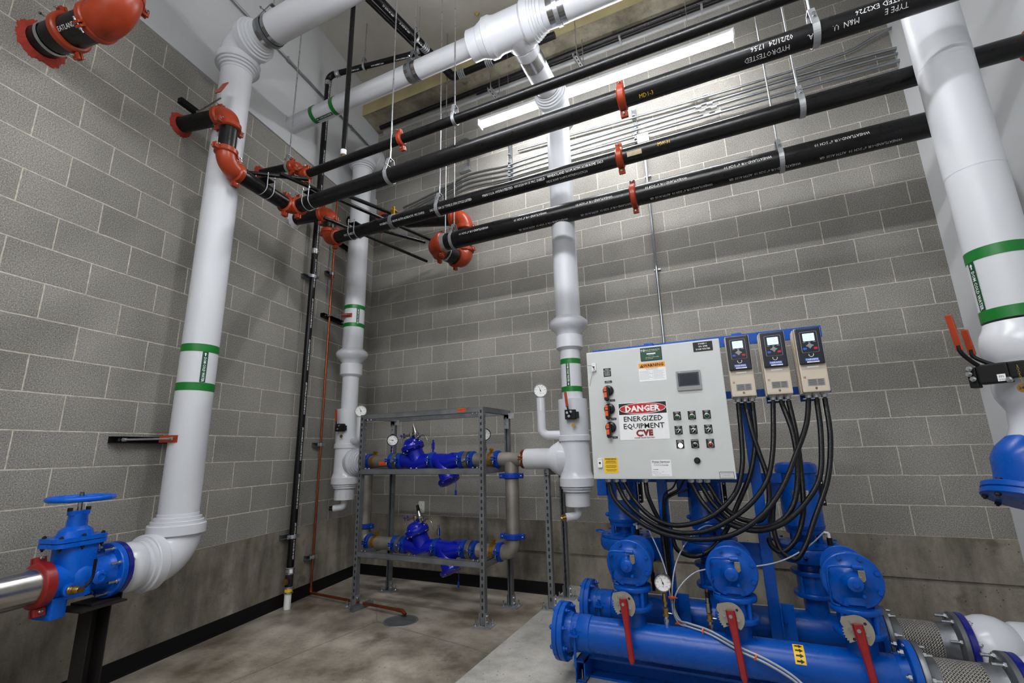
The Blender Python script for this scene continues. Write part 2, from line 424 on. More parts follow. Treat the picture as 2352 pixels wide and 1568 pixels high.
def textmesh(s, size, align='CENTER', bold=0.0, sx=1.0, cut=0, cutx=0):
    cu = bpy.data.curves.new('t', 'FONT'); cu.body = s; cu.size = size; cu.align_x = align; cu.align_y = 'CENTER'; cu.resolution_u = 1
    cu.offset = bold*size*.02; cu.space_character = 1.0
    o = bpy.data.objects.new('t', cu); COL.objects.link(o)
    dg = bpy.context.evaluated_depsgraph_get(); dg.update(); me = bpy.data.meshes.new_from_object(o.evaluated_get(dg))
    if cut or cutx:      # cut the letters into strips so that they can follow a curved pipe
        bm = bmesh.new(); bm.from_mesh(me)
        for c_, ax_ in ((cut, 1), (cutx, 0)):
            if c_ and bm.verts:
                lo = min(v.co[ax_] for v in bm.verts); hi = max(v.co[ax_] for v in bm.verts); y = lo+c_; n_ = (0, 1, 0) if ax_ else (1, 0, 0)
                while y < hi: bmesh.ops.bisect_plane(bm, geom=bm.verts[:]+bm.edges[:]+bm.faces[:], plane_co=(0, y, 0) if ax_ else (y, 0, 0), plane_no=n_); y += c_
        bm.to_mesh(me); bm.free()
    vs = [(v.co.x*sx, v.co.y) for v in me.vertices]; fs = [list(p.vertices) for p in me.polygons]
    bpy.data.objects.remove(o); bpy.data.curves.remove(cu); bpy.data.meshes.remove(me); return vs, fs
def text(mb, s, size, o, u, w, align='CENTER', bold=0.0, lift=.0008, sx=1.0):
    """flat lettering at o, reading along u, up w"""
    vs, fs = textmesh(s, size, align, bold, sx); u = V(u).normalized(); w = V(w).normalized(); n = u.cross(w); o = V(o)
    mb.add([o+u*a+w*b+n*lift for a, b in vs], fs); return mb
def text_cyl(mb, s, size, o, axis, rad, R, flip=1, align='CENTER', bold=0.0, lift=.0006, sx=1.0, vertical=False):
    """lettering on a pipe: reads along the axis, letters' up goes round the pipe"""
    vs, fs = textmesh(s, size, align, bold, sx, R*.11); axis = V(axis).normalized()*flip; rad = V(rad).normalized(); o = V(o); w = rad.cross(axis)
    out = []
    for a, b in vs:
        th = b/R; out.append(o+axis*a+(rad*math.cos(th)+w*math.sin(th))*(R+lift))
    mb.add(out, fs); return mb
def bandcyl(mb, o, axis, rad, R, a0, a1, th0, th1, lift=.0004, n=8):
    """a sticker patch on a pipe: along axis a0..a1, round angle th0..th1"""
    axis = V(axis).normalized(); rad = V(rad).normalized(); t = rad.cross(axis); o = V(o); vs = []; fs = []
    for i in range(n+1):
        th = th0+(th1-th0)*i/n
        for a in (a0, a1): vs.append(o+axis*a+(rad*math.cos(th)+t*math.sin(th))*(R+lift))
    for i in range(n): fs.append([2*i, 2*i+1, 2*i+3, 2*i+2])
    mb.add(vs, fs, True); return mb

# ------------------------------------------------------------------ the room
RX = lambda y: 5.53-.045*y          # right wall splays slightly
ZCL = 6.04; YF = -7.2
# floor
mb = MB(); mb.box((2.9, -3.5, -.05), 8.6, 8.0, .1); struct('floor', mb, M['floor'])
mb = MB(); pad = [(2.46, 0), (2.46, -2.75), (4.98, -2.75), (4.98, 0)]
mb.prism(pad, (0, 0, 0), X, Y, .1); o = mb.build('equipment_pad', M['pad'], origin=(0, 0, 0), kind='structure')
bv = o.modifiers.new('b', 'BEVEL'); bv.width = .006; bv.segments = 2
# back wall: block above, formed concrete below with a form joint
mb = MB(); mb.box((2.9, .1, (ZC+5.57)/2), 7.2, .2, 5.57-ZC); struct('wall_back', mb, M['cmu_b'])
mb = MB(); mb.box((2.9, .105, .50), 7.2, .21, ZC-.363); mb.box((2.9, .1, .345), 7.2, .17, .03); mb.box((2.9, .105, .17), 7.2, .21, .34)
struct('wall_back', mb, M['stem'])
# left wall in its own frame (object x along the wall away from the corner)
def leftbuild(name, mb, mat):
    o = mb.build(name, mat, origin=(0, 0, 0), kind='structure'); o.rotation_euler = (0, 0, math.atan2(L.y, L.x)); return o
ZLT = ZC+18*.2032
# local axes there: x=L, y = +90deg from L (= Nn), so the wall body is at negative y
mb = MB(); mb.box((3.7, -.1, (ZC+ZLT)/2), 7.6, .2, ZLT-ZC); leftbuild('wall_left', mb, M['cmu_l'])
mb = MB(); mb.box((3.7, -.1, ZC/2-.002), 7.6, .2, ZC); leftbuild('wall_left', mb, M['stem'])
mb = MB(); mb.box((3.7, -.085, (ZLT+4.56)/2+.002), 7.6, .21, 4.56-ZLT); mb.box((3.7, -.105, (4.56+ZCL)/2), 7.6, .2, ZCL-4.56); leftbuild('wall_left', mb, M['dry'])
mb = MB(); mb.prism([(5.53, 0), (RX(YF), YF), (RX(YF)+.2, YF), (5.73, 0), (5.73, .21), (5.53, .21)], (0, 0, 0), X, Y, ZCL); struct('wall_right', mb, M['dry'])
mb = MB(); mb.box((3.5, YF-.1, ZCL/2), 6, .2, ZCL); struct('wall_front', mb, M['dry'])
mb = MB(); mb.box((2.9, -3.5, ZCL+.1), 8.6, 8, .2); struct('ceiling', mb, M['ceil'])
mb = MB(); mb.m = 0; mb.box((2.9, -.085, 5.80), 7.4, .59, .46); mb.build('trim_1', [M['beamc']], origin=(0, 0, 0), kind='structure')
mb = MB(); mb.box((2.9, -.3835, 5.80), 7.4, .005, .48); mb.build('trim_2', [M['beamf']], origin=(0, 0, 0), kind='structure')
# bearing plates and joint filler on top of the block
mb = MB(); mb.box((2.9, -.012, 5.545), 5.6, .03, .05); mb.build('trim_3', M['dry'], origin=(0, 0, 0), kind='structure')
# rubber base
mb = MB(); mb.prism([(0, 0), (.012, 0), (.008, .012), (.006, .105), (0, .105)], (0, -.0, 0), Y*-1, Z, 2.46, nrm=X); struct('baseboard_back', mb, M['base'])
mb = MB(); mb.prism([(0, 0), (.012, 0), (.008, .012), (.006, .105), (0, .105)], (0, 0, 0), (0, 1, 0), Z, 7.2, nrm=X); leftbuild('baseboard_left', mb, M['base'])

# ------------------------------------------------------------------ light fixtures
def tube_light(c, ln, label):
    t = thing('strip_light', c, label, 'light', 'long strip lights under the ceiling'); c = V(c)
    mb = MB(); mb.box(c+Z*.03, ln, .07, .035, bev=.004); mb.build('housing', M['wht'], t)
    mb = MB(); mb.prism([(-.036, .012), (-.036, -.012), (-.022, -.032), (.022, -.032), (.036, -.012), (.036, .012)], c-X*(ln/2-.01), Y, Z, ln-.02, nrm=X); mb.build('lens', M['tube'], t)
    mb = MB()
    for s in (-1, 1):
        mb.box(c+X*s*(ln/2-.005), .012, .094, .075); 
    mb.build('end_cap', M['wht'], t)
    for s in (-.36, .36):
        mb = MB(); mb.cyl(c+X*s*ln+Z*.045, V((c.x+s*ln, c.y, ZCL)), .0022, n=8); mb.build('suspension_wire', M['rod'], t)
    return t
tube_light((3.115, -.55, 4.66), 2.46, 'lit white strip light hanging near the block wall behind the black pipes')
tube_light((3.25, -2.80, 4.05), 2.44, 'lit strip light whose end tip shows at the top edge by the white pipe')
tube_light((3.25, -4.7, 4.05), 2.44, 'added fill light shaped as a strip, unseen behind the viewer, nearer of two')  # unseen fixture added behind the camera to even out the light
tube_light((3.25, -6.3, 4.05), 2.44, 'added fill light shaped as a strip, unseen behind the viewer, farther of two')  # second added fixture out of view, more fill for the room

# ------------------------------------------------------------------ grooved pipe parts
def coupling(parent, pos, ax, r, ear, mat=None, w=.05, name='coupling', bolts=True, up=None):
    mat = mat or M['orange']; pos = V(pos); a = V(ax).normalized(); e = V(ear).normalized(); e = (e-a*e.dot(a)).normalized(); q = a.cross(e)
    ro = r*1.02+.014+r*.06; mb = MB(); h = w/2
    mb.lathe(pos-a*h, a, [(0, r*.99), (0, r+.004), (.004, ro-.006), (.010, ro), (w-.010, ro), (w-.004, ro-.006), (w, r+.004), (w, r*.99)], 30)
    for s in (-1, 1):
        p = pos+e*s*(ro+.012)
        for k in (-1, 1):
            mb.box(p+q*k*.010-e*.006, .036, .013, w*.86, (e, q, a), bev=.004)
    c = mb.build(name, mat, parent)
    if bolts:
        for s in (-1, 1):
            p = pos+e*s*(ro+.016); b = MB(); rb = .0062 if r < .07 else .0085
            b.cyl(p-q*.034, p+q*.042, rb*.55, n=8); b.hexb(p+q*.018, q, rb, rb); b.lathe(p-q*.018, -q, [(0, rb), (rb*.6, rb*.9), (rb, rb*.3)], 10); b.build('bolt', M['bolt'], c)
    return c
def bend(parent, corner, din, dout, r, mat=None, name='elbow', R=None, fat=1.12, ext=.012):
    mat = mat or M['orange']; R = R or r*1.7; P = arc(corner, din, dout, R, 12)
    P = [P[0]-V(din).normalized()*ext]+P+[P[-1]+V(dout).normalized()*ext]
    mb = MB(); mb.tube(P, r*fat, 26); return mb.build(name, mat, parent)
def run(name, label, loc, group='black steel pipe runs', cat='pipe'): return thing(name, loc, label, cat, group)
def pipe(parent, p, q, r, mat=None, name='pipe', n=32):
    mb = MB(); mb.cyl(p, q, r, n=n); return mb.build(name, mat or M['black'], parent)
def stencil(parent, s, size, at, axis, rad, R, flip, mat='txtw', name='stencil', sx=.85, align='CENTER'):
    mb = MB(); text_cyl(mb, s, size, at, axis, rad, R, flip, sx=sx, align=align); return mb.build(name, M[mat], parent)
def firestop(pos, nrm, r, label, mat='fire', jag=.03, group=None):
    nrm = V(nrm).normalized(); a, b, d = basis(nrm); mb = MB(); n = 96; R0 = []; R1 = []; R2 = []; ja = .4
    for j in range(n):
        c = a*math.cos(2*PI*j/n)+b*math.sin(2*PI*j/n); ja = .6*ja+.4*random.uniform(-.2, 1) if j else .4; rr = r+.024+jag*.55*ja+random.uniform(-.002, .004)
        R0.append(V(pos)+c*rr+d*.001); R1.append(V(pos)+c*(r+.02+random.uniform(-.004, .004))+d*.012); R2.append(V(pos)+c*(r+.001)+d*.024)
    mb.rings([R0, R1, R2], caps=(False, False)); o = mb.build('firestop_collar', M[mat]); o['label'] = label; o['category'] = 'firestop sealant'
    if group: o['group'] = group
    return o
down = V((0, 0, -1)); vcam = lambda p: (V((3.9501, -4.3161, 1.2795))-V(p))
def rad_at(p, ax, ang=0):
    """unit radial on a pipe that faces the aisle, turned by ang about the axis"""
    ax = V(ax).normalized(); v = vcam(p); v = (v-ax*v.dot(ax)).normalized()
    return (Matrix.Rotation(ang, 3, ax) @ v).normalized()

# run A: 4in pipe nearest the aisle
r4, r25, r6 = .0572, .0365, .084
yA, zA = -1.87, 3.31; hA = LW(2.634, 0, 3.74)
t = run('steel_pipe_run', 'black steel pipe nearest the viewer, running from stacked orange elbows to the top right', LW(2.634, .49, 3.3))
cA1 = LW(2.634, .48, 3.72); cA2 = LW(2.634, .48, 3.30); xA = (.49+.1623*1.87)/.98674; cA3 = V((xA, yA, zA))
pipe(t, hA-Nn*.004, cA1-Nn*.08, r4); bend(t, cA1, Nn, down, r4); pipe(t, cA1-Z*.09, cA2+Z*.09, r4)
bend(t, cA2, down, -L, r4); pipe(t, cA2-L*.09, cA3+L*.08, r4); bend(t, cA3, -L, X, r4, R=.07); pipe(t, cA3+X*.07, V((RX(yA)-.002, yA, zA)), r4, n=40)
for p, a, e in ((cA1-Nn*.105, Nn, Z), (cA1-Z*.105, Z, L), (cA2+Z*.105, Z, L), (cA2-L*.105, L, Z), (cA3+L*.075, L, Z), (cA3+X*.075, X, Z)): coupling(t, p, a, r4, e)
coupling(t, (3.579, yA, zA), X, r4, V((0, -.35, 1)))
for s, x, sz, ang in (('HYDROTESTED', 4.335, .036, -.30), ('02/21/24  17:56', 4.36, .036, .48), ('A.', 4.53, .036, -.05), ('M&N  U.', 4.68, .036, .0), ('TYPE E', 4.88, .036, -.05), ("A 960 21'", 5.10, .036, .05), ('LISTED EX2726', 4.82, .036, .62)):
    at = V((x, yA, zA)); stencil(t, s, sz, at, X, rad_at(at, X, ang*-1), r4, -1)
at = V((3.72, yA, zA)); stencil(t, 'MD1-3', .034, at, X, rad_at(at, X, .35), r4, 1, 'yel', 'paint_mark')
firestop(hA, Nn, r4, 'red firestop ring where the upper stub beside the white riser enters the left wall')
firestop((RX(yA), yA, zA), (-1, -.045, 0), r4, 'firestop ring of the nearest black pipe, outside the view')

# run 0: 2.5in pipe above
y0, z0 = -1.62, 3.83
t = run('steel_pipe_run', 'thinner black steel pipe above the others, with a small orange coupling', (.7, y0, z0))
h0 = LW(1.872, 0, 3.80); c0 = LW(1.872, .36, 3.80); c02 = V((.62, y0, z0))
e0 = h0+Nn*.40; pipe(t, h0-Nn*.004, e0-Nn*.05, r25)
d = (c02-e0); d.z = 0
k0 = e0+V((.05, .0, -.0)); bend(t, e0, Nn, V((.35, .5, -.8)), r25, R=.05); e1 = e0+V((.35, .5, -.8)).normalized()*.10
pts = [e0+V((.35, .5, -.8)).normalized()*.02, e1]; mb = MB(); mb.tube([e0, e1-V((.35, .5, -.8)).normalized()*.03], r25*1.12, 24); y0 = e1.y; z0 = e1.z
mb.tube(arc(e1, V((.35, .5, -.8)), X, .05, 10), r25*1.12, 24); mb.build('elbow', M['orange'], t)
pipe(t, e1+X*.04, V((RX(y0)-.002, e1.y, e1.z)), r25, n=36); z0 = e1.z
coupling(t, e0-Nn*.05, Nn, r25, Z, w=.045); coupling(t, e0+V((.35, .5, -.8)).normalized()*.05, V((.35, .5, -.8)), r25, Y, w=.04); coupling(t, e1+X*.05, X, r25, Z, w=.045)
coupling(t, (1.816, y0, z0), X, r25, V((0, -.4, 1)), w=.045)
firestop(h0, Nn, r25, 'small red firestop ring on the left wall at the start of the thin black pipe')

# run B: 4in pipe in the middle
yB, zB = -1.25, 3.29
t = run('steel_pipe_run', 'black steel pipe in the middle, dropping through two orange elbows beside the drain stack', (.72, yB, zB))
hB = LW(1.405, 0, 3.575); cB1 = hB+Nn*.42; cB2 = V((cB1.x, cB1.y, zB))
pipe(t, hB-Nn*.004, cB1-Nn*.08, r4); bend(t, cB1, Nn, down, r4, R=.075); mb = MB()
pipe(t, cB1-Z*.06, cB2+Z*.06, r4); bend(t, cB2, down, X, r4, R=.075); yB = cB2.y; pipe(t, cB2+X*.07, V((RX(yB)-.002, yB, zB)), r4, n=40)
for p, a, e in ((cB1-Nn*.095, Nn, Z), (cB1-Z*.09, Z, X), (cB2+Z*.085, Z, X), (cB2+X*.095, X, Z)): coupling(t, p, a, r4, e)
coupling(t, (3.444, yB, zB), X, r4, V((0, -.35, 1)))
for s, x, sz, ang, fl in (('WHEATLAND NOM ASTM A53B/A795  MC 500PSI', 1.55, .026, .1, 1), ("SA530 A S40 21' TYPE E STM STYLE LISTED", 2.05, .026, .1, 1), ('M&N U.S.A. HYDROTESTED  09/13/24 09:15 MIC SHIELD', 2.62, .026, .1, 1), ('WHEATLAND NOM ASTM A53B/ASME SA53', 3.12, .026, .2, 1), ('MDE RWP 500PSI MTNF02027624', 3.05, .026, -.45, 1), ('MIC SHIELD', .95, .028, 0, 1)):
    at = V((x, yB, zB)); stencil(t, s, sz, at, X, rad_at(at, X, -ang), r4, fl)
at = V((3.62, yB, zB)); stencil(t, 'MW-31', .032, V((3.75, yB, zB)), X, rad_at(at, X, -.35), r4, 1, 'yel', 'paint_mark')
mb = MB(); bandcyl(mb, at, X, rad_at(at, X, -.1), r4, -.12, -.02, -.2, .35); mb.build('worn_sticker', plain('kraft', (186, 170, 140), .8, 0, .15, 60), t)
firestop(hB, Nn, r4, 'pale patch round the black pipe entering the left wall by the drain stack', 'dry', .05)
firestop((RX(yB), yB, zB), (-1, -.045, 0), r4, 'red firestop ring at the right edge on the white wall, beyond the largest riser')

# run C: 6in pipe farthest back
yC, zC_ = -.73, 3.30
t = run('steel_pipe_run', 'black steel pipe lowest and farthest back, with large orange elbows at its left end', (1.5, yC, zC_))
cC1 = V((1.415, yC, zC_)); cC2 = V((1.525, -.27, 3.28)); cC3 = V((1.525, -.27, 3.80)); dY = (cC2-cC1).normalized(); hC = LW(.55, 0, 3.96)
pipe(t, V((RX(yC)-.002, yC, zC_)), cC1+X*.12, r6, n=44); bend(t, cC1, -X, dY, r6, R=.105, fat=1.1); pipe(t, cC1+dY*.10, cC2-dY*.10, r6)
bend(t, cC2, dY, Z, r6, R=.105, fat=1.1); pipe(t, cC2+Z*.12, cC3-Z*.12, r6); dC = (hC-cC3).normalized(); bend(t, cC3, Z, dC, r6, R=.12); pipe(t, cC3+dC*.12, hC-dC*.03, r6)
for p, a, e in ((cC1+X*.125, X, Z), (cC1+dY*.125, dY, Z), (cC2-dY*.125, dY, Z), (cC2+Z*.125, Z, X), (cC3-Z*.135, Z, X), (cC3+dC*.135, dC, Z), (cC3+dC*1.02, dC, Z)): coupling(t, p, a, r6, e)
coupling(t, (3.43, yC, zC_), X, r6, V((0, -.3, 1)))
x = 1.95
while x < 5.2:
    at = V((x, yC, zC_)); stencil(t, 'WHEATLAND-UR 6" SCH 10', .030, at, X, rad_at(at, X, -.55), r6, -1)
    if x > 2.2: stencil(t, 'WHEATLAND-UR 6" SCH 10  ASTM A135 GR', .028, at+X*.1, X, rad_at(at, X, .62), r6, -1)
    x += .58
firestop((RX(yC), yC, zC_), (-1, -.045, 0), r6, 'red firestop ring on the white wall tucked behind the big white riser')
# top-left pipe crossing from the wall with a big red elbow
t = run('steel_pipe_run', 'short thick black pipe at top left ending in a large orange elbow', LW(3.553, .3, 3.6))
hD = LW(3.50, 0, 3.66); cD = hD+Nn*.40; rD = .0572
cD = LW(3.483, .60, 3.655)
hD = LW(3.483, 0, 3.655)
pipe(t, hD-Nn*.004, cD-Nn*.12, r6); bend(t, cD, Nn, Z, r6, R=.13, fat=1.16); pipe(t, cD+Z*.13, cD+Z*.9, r6)
coupling(t, LW(3.483, .235, 3.655), Nn, r6, V((0, -.55, 1))); coupling(t, cD-Nn*.15, Nn, r6, V((0, -.9, -1))); coupling(t, cD+Z*.15, Z, r6, L)
at = LW(3.483, .34, 3.655); stencil(t, 'WHEATLAND-UR 6"', .034, at, Nn, rad_at(at, Nn, -.35), r6, 1)
firestop(hD, Nn, r6, 'large red firestop ring at top left round the thick black pipe', jag=.05)

# ------------------------------------------------------------------ hangers
def clevis(c, ax, r, top, label, mat='galv', w=.032, tall=.075, group='clevis hangers on threaded rods'):
    c = V(c); ax = V(ax).normalized(); t = thing('clevis_hanger', c, label, 'pipe hanger', group); s = ax.cross(Z).normalized(); th = .003
    R = r+.004; P = []
    for i in range(17):
        a = PI+PI*i/16; P.append((math.cos(a)*R, math.sin(a)*R))
    yoke = [( -.022, R+tall)] + [(-R, .01)] + P + [(R, .01)] + [(.022, R+tall)]
    mb = MB()
    def strap(pts):
        vs = []; fs = []
        for i, (a, b) in enumerate(pts):
            q = V((a, b)); pr_ = V(pts[max(i-1, 0)]); nx = V(pts[min(i+1, len(pts)-1)]); d = (nx-pr_).normalized(); n = V((d.y, -d.x))
            for k in (0, 1):
                for m in (-1, 1): vs.append(c+s*(a+n.x*th*k)+Z*(b+n.y*th*k)+ax*m*w/2)
        for i in range(len(pts)-1):
            o = i*4; fs += [[o, o+1, o+5, o+4], [o+2, o+6, o+7, o+3], [o, o+4, o+6, o+2], [o+1, o+3, o+7, o+5]]
        fs += [[0, 2, 3, 1], [len(vs)-4, len(vs)-3, len(vs)-1, len(vs)-2]]
        mb.add(vs, fs)
    strap(yoke); mb.box(c+Z*(R+tall), .05, w, .004, (s, ax, Z)); mb.build('clevis_strap', M[mat], t)
    mb = MB(); mb.cyl(c+Z*(R+.012)-s*(R*.75+.02), c+Z*(R+.012)+s*(R*.75+.02), .005, n=10)
    for k in (-1, 1): mb.hexb(c+Z*(R+.012)+s*k*(R*.62+.02), s*k, .009, .007)
    mb.hexb(c+Z*(R+tall+.003), Z, .010, .008); mb.hexb(c+Z*(R+tall-.012), Z, .010, .008); mb.build('nut', M['bolt'], t)
    mb = MB(); mb.cyl(c+Z*(R+tall-.02), V((c.x, c.y, top)), .0058, n=10); mb.build('threaded_rod', M['rod'], t); return t
ZC_ = ZCL
clevis((1.835, yA, zA), X, r4, ZC_, 'galvanised clevis hanger on the nearest black pipe, left one of its two')
clevis((4.56, yA, zA), X, r4, ZC_, 'galvanised clevis hanger on the nearest black pipe, by its HYDROTESTED print')
clevis((2.32, y0, z0), X, r25, ZC_, 'small clevis hanger on the thin upper black pipe', w=.026)
clevis((1.91, yB, zB), X, r4, ZC_, 'clevis hanger on the middle black pipe, left one of its two')
clevis((4.557, yB, zB), X, r4, ZC_, 'clevis hanger on the middle black pipe, at right under the conduits')
clevis((1.685, yC, zC_), X, r6, ZC_, 'clevis hanger at the left end of the lowest black pipe')
clevis((4.49, yC, zC_), X, r6, ZC_, 'clevis hanger on the lowest black pipe, at right between its print marks')
clevis(LW(1.872, .31, 3.80), Nn, r25, ZC_, 'small clevis hanger on the black stub beside the small orange elbow', w=.026)
clevis(LW(3.483, .10, 3.655), Nn, r6, 4.6, 'thin hanger strap on the thick pipe at top left', w=.02)
# wide strap hanging the C bend
t = thing('pipe_strap', (1.455, -.55, 3.3), 'wide grey band hanger round the short pipe by the large orange elbow', 'pipe hanger')
mb = MB(); mb.lathe((1.455, -.565, 3.295), Y, [(0, r6+.002), (0, r6+.006), (.035, r6+.006), (.035, r6+.002)], 32); mb.build('band', M['galv'], t)
mb = MB(); mb.cyl((1.46, -.545, 3.29+r6), (1.46, -.545, ZC_), .0058, n=10); mb.build('threaded_rod', M['rod'], t)
t = thing('pipe_strap', (1.66, yC, 3.3), 'grey band hanger right beside the large orange elbow', 'pipe hanger')
mb = MB(); mb.lathe((1.565, yC, zC_), X, [(0, r6+.002), (0, r6+.007), (.04, r6+.007), (.04, r6+.002)], 32); mb.build('band', M['galv'], t)
# gold clamp on B with brace
t = thing('brace_clamp', (1.42, yB, zB), 'yellow zinc and grey pipe clamp holding a black brace to the middle pipe', 'pipe clamp')
mb = MB(); mb.lathe((1.405, yB, zB), X, [(0, r4+.001), (0, r4+.008), (.035, r4+.008), (.035, r4+.001)], 28); mb.build('band', M['galvd'], t)
mb = MB(); mb.box((1.42, yB-.01, zB+r4+.04), .035, .012, .09, bev=.003); mb.box((1.42, yB+.02, zB+r4+.06), .03, .05, .012, bev=.003); mb.hexb((1.42, yB-.03, zB+r4+.05), -Y, .010, .01); mb.build('jaw', M['gold'], t)
def brace(p, q, label, ends=(1, 1)):
    p = V(p); q = V(q); t = thing('sway_brace', (p+q)/2, label, 'brace', 'black sway braces between the pipes'); d = (q-p).normalized()
    mb = MB(); mb.cyl(p, q, .0165, n=14); mb.build('brace_pipe', M['black'], t)
    for k, (e, dd) in enumerate(((p, d), (q, -d))):
        if ends[k]:
            mb = MB(); mb.box(e-dd*.015, .065, .032, .022, (d, d.cross(Z).normalized(), d.cross(d.cross(Z)).normalized()), bev=.004); mb.hexb(e-dd*.03, Z, .009, .016, .012); mb.build('attachment', M['blk'], t)
    return t
brace((1.00, -2.10, 3.42), (1.355, -.60, 3.42), 'black diagonal brace running from the nearest pipe to the large orange elbow', (1, 0))
brace((.755, -1.44, 3.42), (.985, -.20, 3.42), 'black diagonal brace passing under the middle pipe to the back wall', (1, 0))
brace((1.20, -1.72, 3.42), (1.395, -1.22, 3.40), 'short black brace ending at the yellow zinc clamp', (0, 0))
brace((.98, -1.16, 3.42), (1.26, -.62, 3.42), 'short black brace left of the large orange elbow', (0, 0))
def ubolt(c, ax, r, label):
    c = V(c); ax = V(ax).normalized(); t = thing('u_bolt', c, label, 'pipe clamp', 'thin u-bolts round the black pipes'); s = ax.cross(Z).normalized()
    for k in (-.5, .5):
        P = [c+ax*k*.07+s*-r*1.02+Z*(r+.06)]+[c+ax*k*.07+s*(r+.004)*math.cos(a)+Z*(r+.004)*math.sin(a) for a in [PI+PI*i/14 for i in range(15)]]+[c+ax*k*.07+s*r*1.02+Z*(r+.06)]
        mb = MB(); mb.tube(P, .0035, 8); mb.build('loop', M['galv'], t)
    mb = MB(); mb.box(c+Z*(r+.022), .085, r*1.6, .012, (ax, s, Z), bev=.003); mb.build('saddle', M['blk'], t)
    mb = MB()
    for k in (-.5, .5):
        for m in (-1, 1): mb.hexb(c+ax*k*.07+s*m*r*1.02+Z*(r+.034), Z, .008, .007)
    mb.build('nut', M['bolt'], t); return t
ubolt(LW(2.28, .49, zA), L, r4, 'double wire clamp on the short black pipe between the two lower orange elbows at left')
ubolt((1.02, yA, zA), X, r4, 'double wire clamp near the left end of the nearest black pipe')
ubolt((.98, yB, zB), X, r4, 'double wire clamp near the left end of the middle black pipe')
t = brace(LW(2.33, .40, 3.44), LW(2.15, .72, 3.44), 'short black brace stub above the left-hand black pipe', (1, 1))
# ------------------------------------------------------------------ white insulated piping
def steps(o, d, r, n=3, big=1.44, w0=.062, name='end_ring', parent=None, mb=None):
    """collar then shrinking steps, as on pvc fitting covers, starting at the wide end"""
    own = mb is None; mb = mb or MB(); R = r*big; pr_ = [(0, r*1.12), (0, R-.005), (.005, R), (w0-.004, R), (w0, R-.004)]; h = w0; rr = R
    for i in range(n):
        rr = R-(R-r*1.04)*(i+1)/n; pr_ += [(h, rr), (h+.019, rr)]; h += .021
    pr_ += [(h, r*.99)]; mb.lathe(o, d, pr_, 40, caps=(False, False))
    if own: return mb.build(name, M['pvc'], parent)
    return mb
def cover_elbow(parent, corner, din, dout, r, R=None, rf=1.26, name='elbow_cover'):
    R = R or r*1.35; A = arc(corner, din, dout, R, 14); din = V(din).normalized(); dout = V(dout).normalized()
    mb = MB(); mb.tube(A, r*rf, 40, caps=(False, False)); steps(A[0]+din*.015, -din, r, mb=mb); steps(A[-1]-dout*.015, dout, r, mb=mb)
    return mb.build(name, M['pvc'], parent)
def tape(parent, o, d, r, w=.052): 
    mb = MB(); mb.lathe(o, d, [(0, r+.0015), (w, r+.0015)], 48, caps=(False, False)); return mb.build('tape_band', M['green'], parent)
def flowlabel(parent, o, axis, rad, R, ln, wd, arrow_end=1, sz=.03, flip=-1, mat='grnlab'):
    """green strip with DOM COLD WATER and an arrow; o = centre on the pipe axis"""
    mb = MB(); th = wd/2/R; bandcyl(mb, o, axis, rad, R, -ln/2, ln/2, -th, th, .0022); lab = mb.build('flow_label', M[mat], parent)
    mb = MB(); ax = V(axis).normalized(); text_cyl(mb, 'DOM COLD WATER', sz, V(o)-ax*arrow_end*.025*(sz/.03), axis, rad, R, flip, lift=.003, bold=1.2, sx=.86)
    vs, fs = [(-.5, -.16), (.05, -.16), (.05, -.42), (.5, 0), (.05, .42), (.05, .16), (-.5, .16)], [[0, 1, 2, 3, 4, 5, 6]]
    a = ax*arrow_end; rd = V(rad).normalized(); w = rd.cross(a); out = []
    for x_, y_ in vs:
        th = y_*sz*.9/R; out.append(V(o)+ax*arrow_end*(ln/2-sz*.85)+a*x_*sz*1.1+(rd*math.cos(th)+w*math.sin(th))*(R+.003))
    mb.add(out, fs); mb.build('lettering', M['txtw'], lab); return lab
def strapband(parent, o, d, r, w=.11):
    mb = MB(); mb.lathe(V(o)-V(d)*w/2, d, [(0, r+.001), (0, r+.003), (w, r+.003), (w, r+.001)], 48, caps=(False, False)); return mb.build('metal_band', M['strap'], parent)

# left riser
rI = .110; PL = V((.70, -2.40, 0)); zTop = 4.50; zBot = .69
t = thing('insulated_pipe', PL+Z*zBot, 'large white insulated riser at left with green bands, bending at top and bottom', 'insulated pipe'); riserL = t
pipe(t, PL+Z*(zBot+.14), PL+Z*(zTop-.14), rI, M['white'], 'riser_jacket', 56)
cover_elbow(t, PL+Z*zTop, Z, X, rI); pipe(t, PL+Z*zTop+X*.14, V((RX(PL.y)-.002, PL.y, zTop)), rI, M['white'], 'overhead_jacket', 56)
cover_elbow(t, PL+Z*zBot, down, L, rI)
pb = PL+Z*zBot
mb = MB(); mb.lathe(pb+L*.21, L, [(0, rI*1.0), (.015, .125), (.045, .135), (.085, .132), (.118, .112), (.122, .09)], 44); mb.build('reducer_cover', M['pvc'], t)
tape(t, PL+Z*1.715, Z, rI); tape(t, PL+Z*1.975, Z, rI)
flowlabel(t, PL+Z*1.872, Z, rad_at(PL+Z*1.87, Z, -.30*-1), rI, .205, .034, 1, .021)
strapband(t, PL+Z*zTop+X*.355, X, rI)
for z in (2.07, 2.95, 3.6): 
    mb = MB(); mb.lathe(PL+Z*z, Z, [(0, rI+.0006), (.08, rI+.0006)], 48, caps=(False, False)); mb.build('seam_tape', M['white'], t)
# swivel hanger with jaws
t = thing('pipe_hanger', (1.055, -2.40, 4.6), 'grey clevis hanger on the polished band of the top left white pipe', 'pipe hanger')
clev = clevis((1.055, -2.40, zTop), X, rI+.003, ZC_, 'grey clevis hanger on the polished band of the top left white pipe', 'galvd', .034, .12)
bpy.data.objects.remove(t)
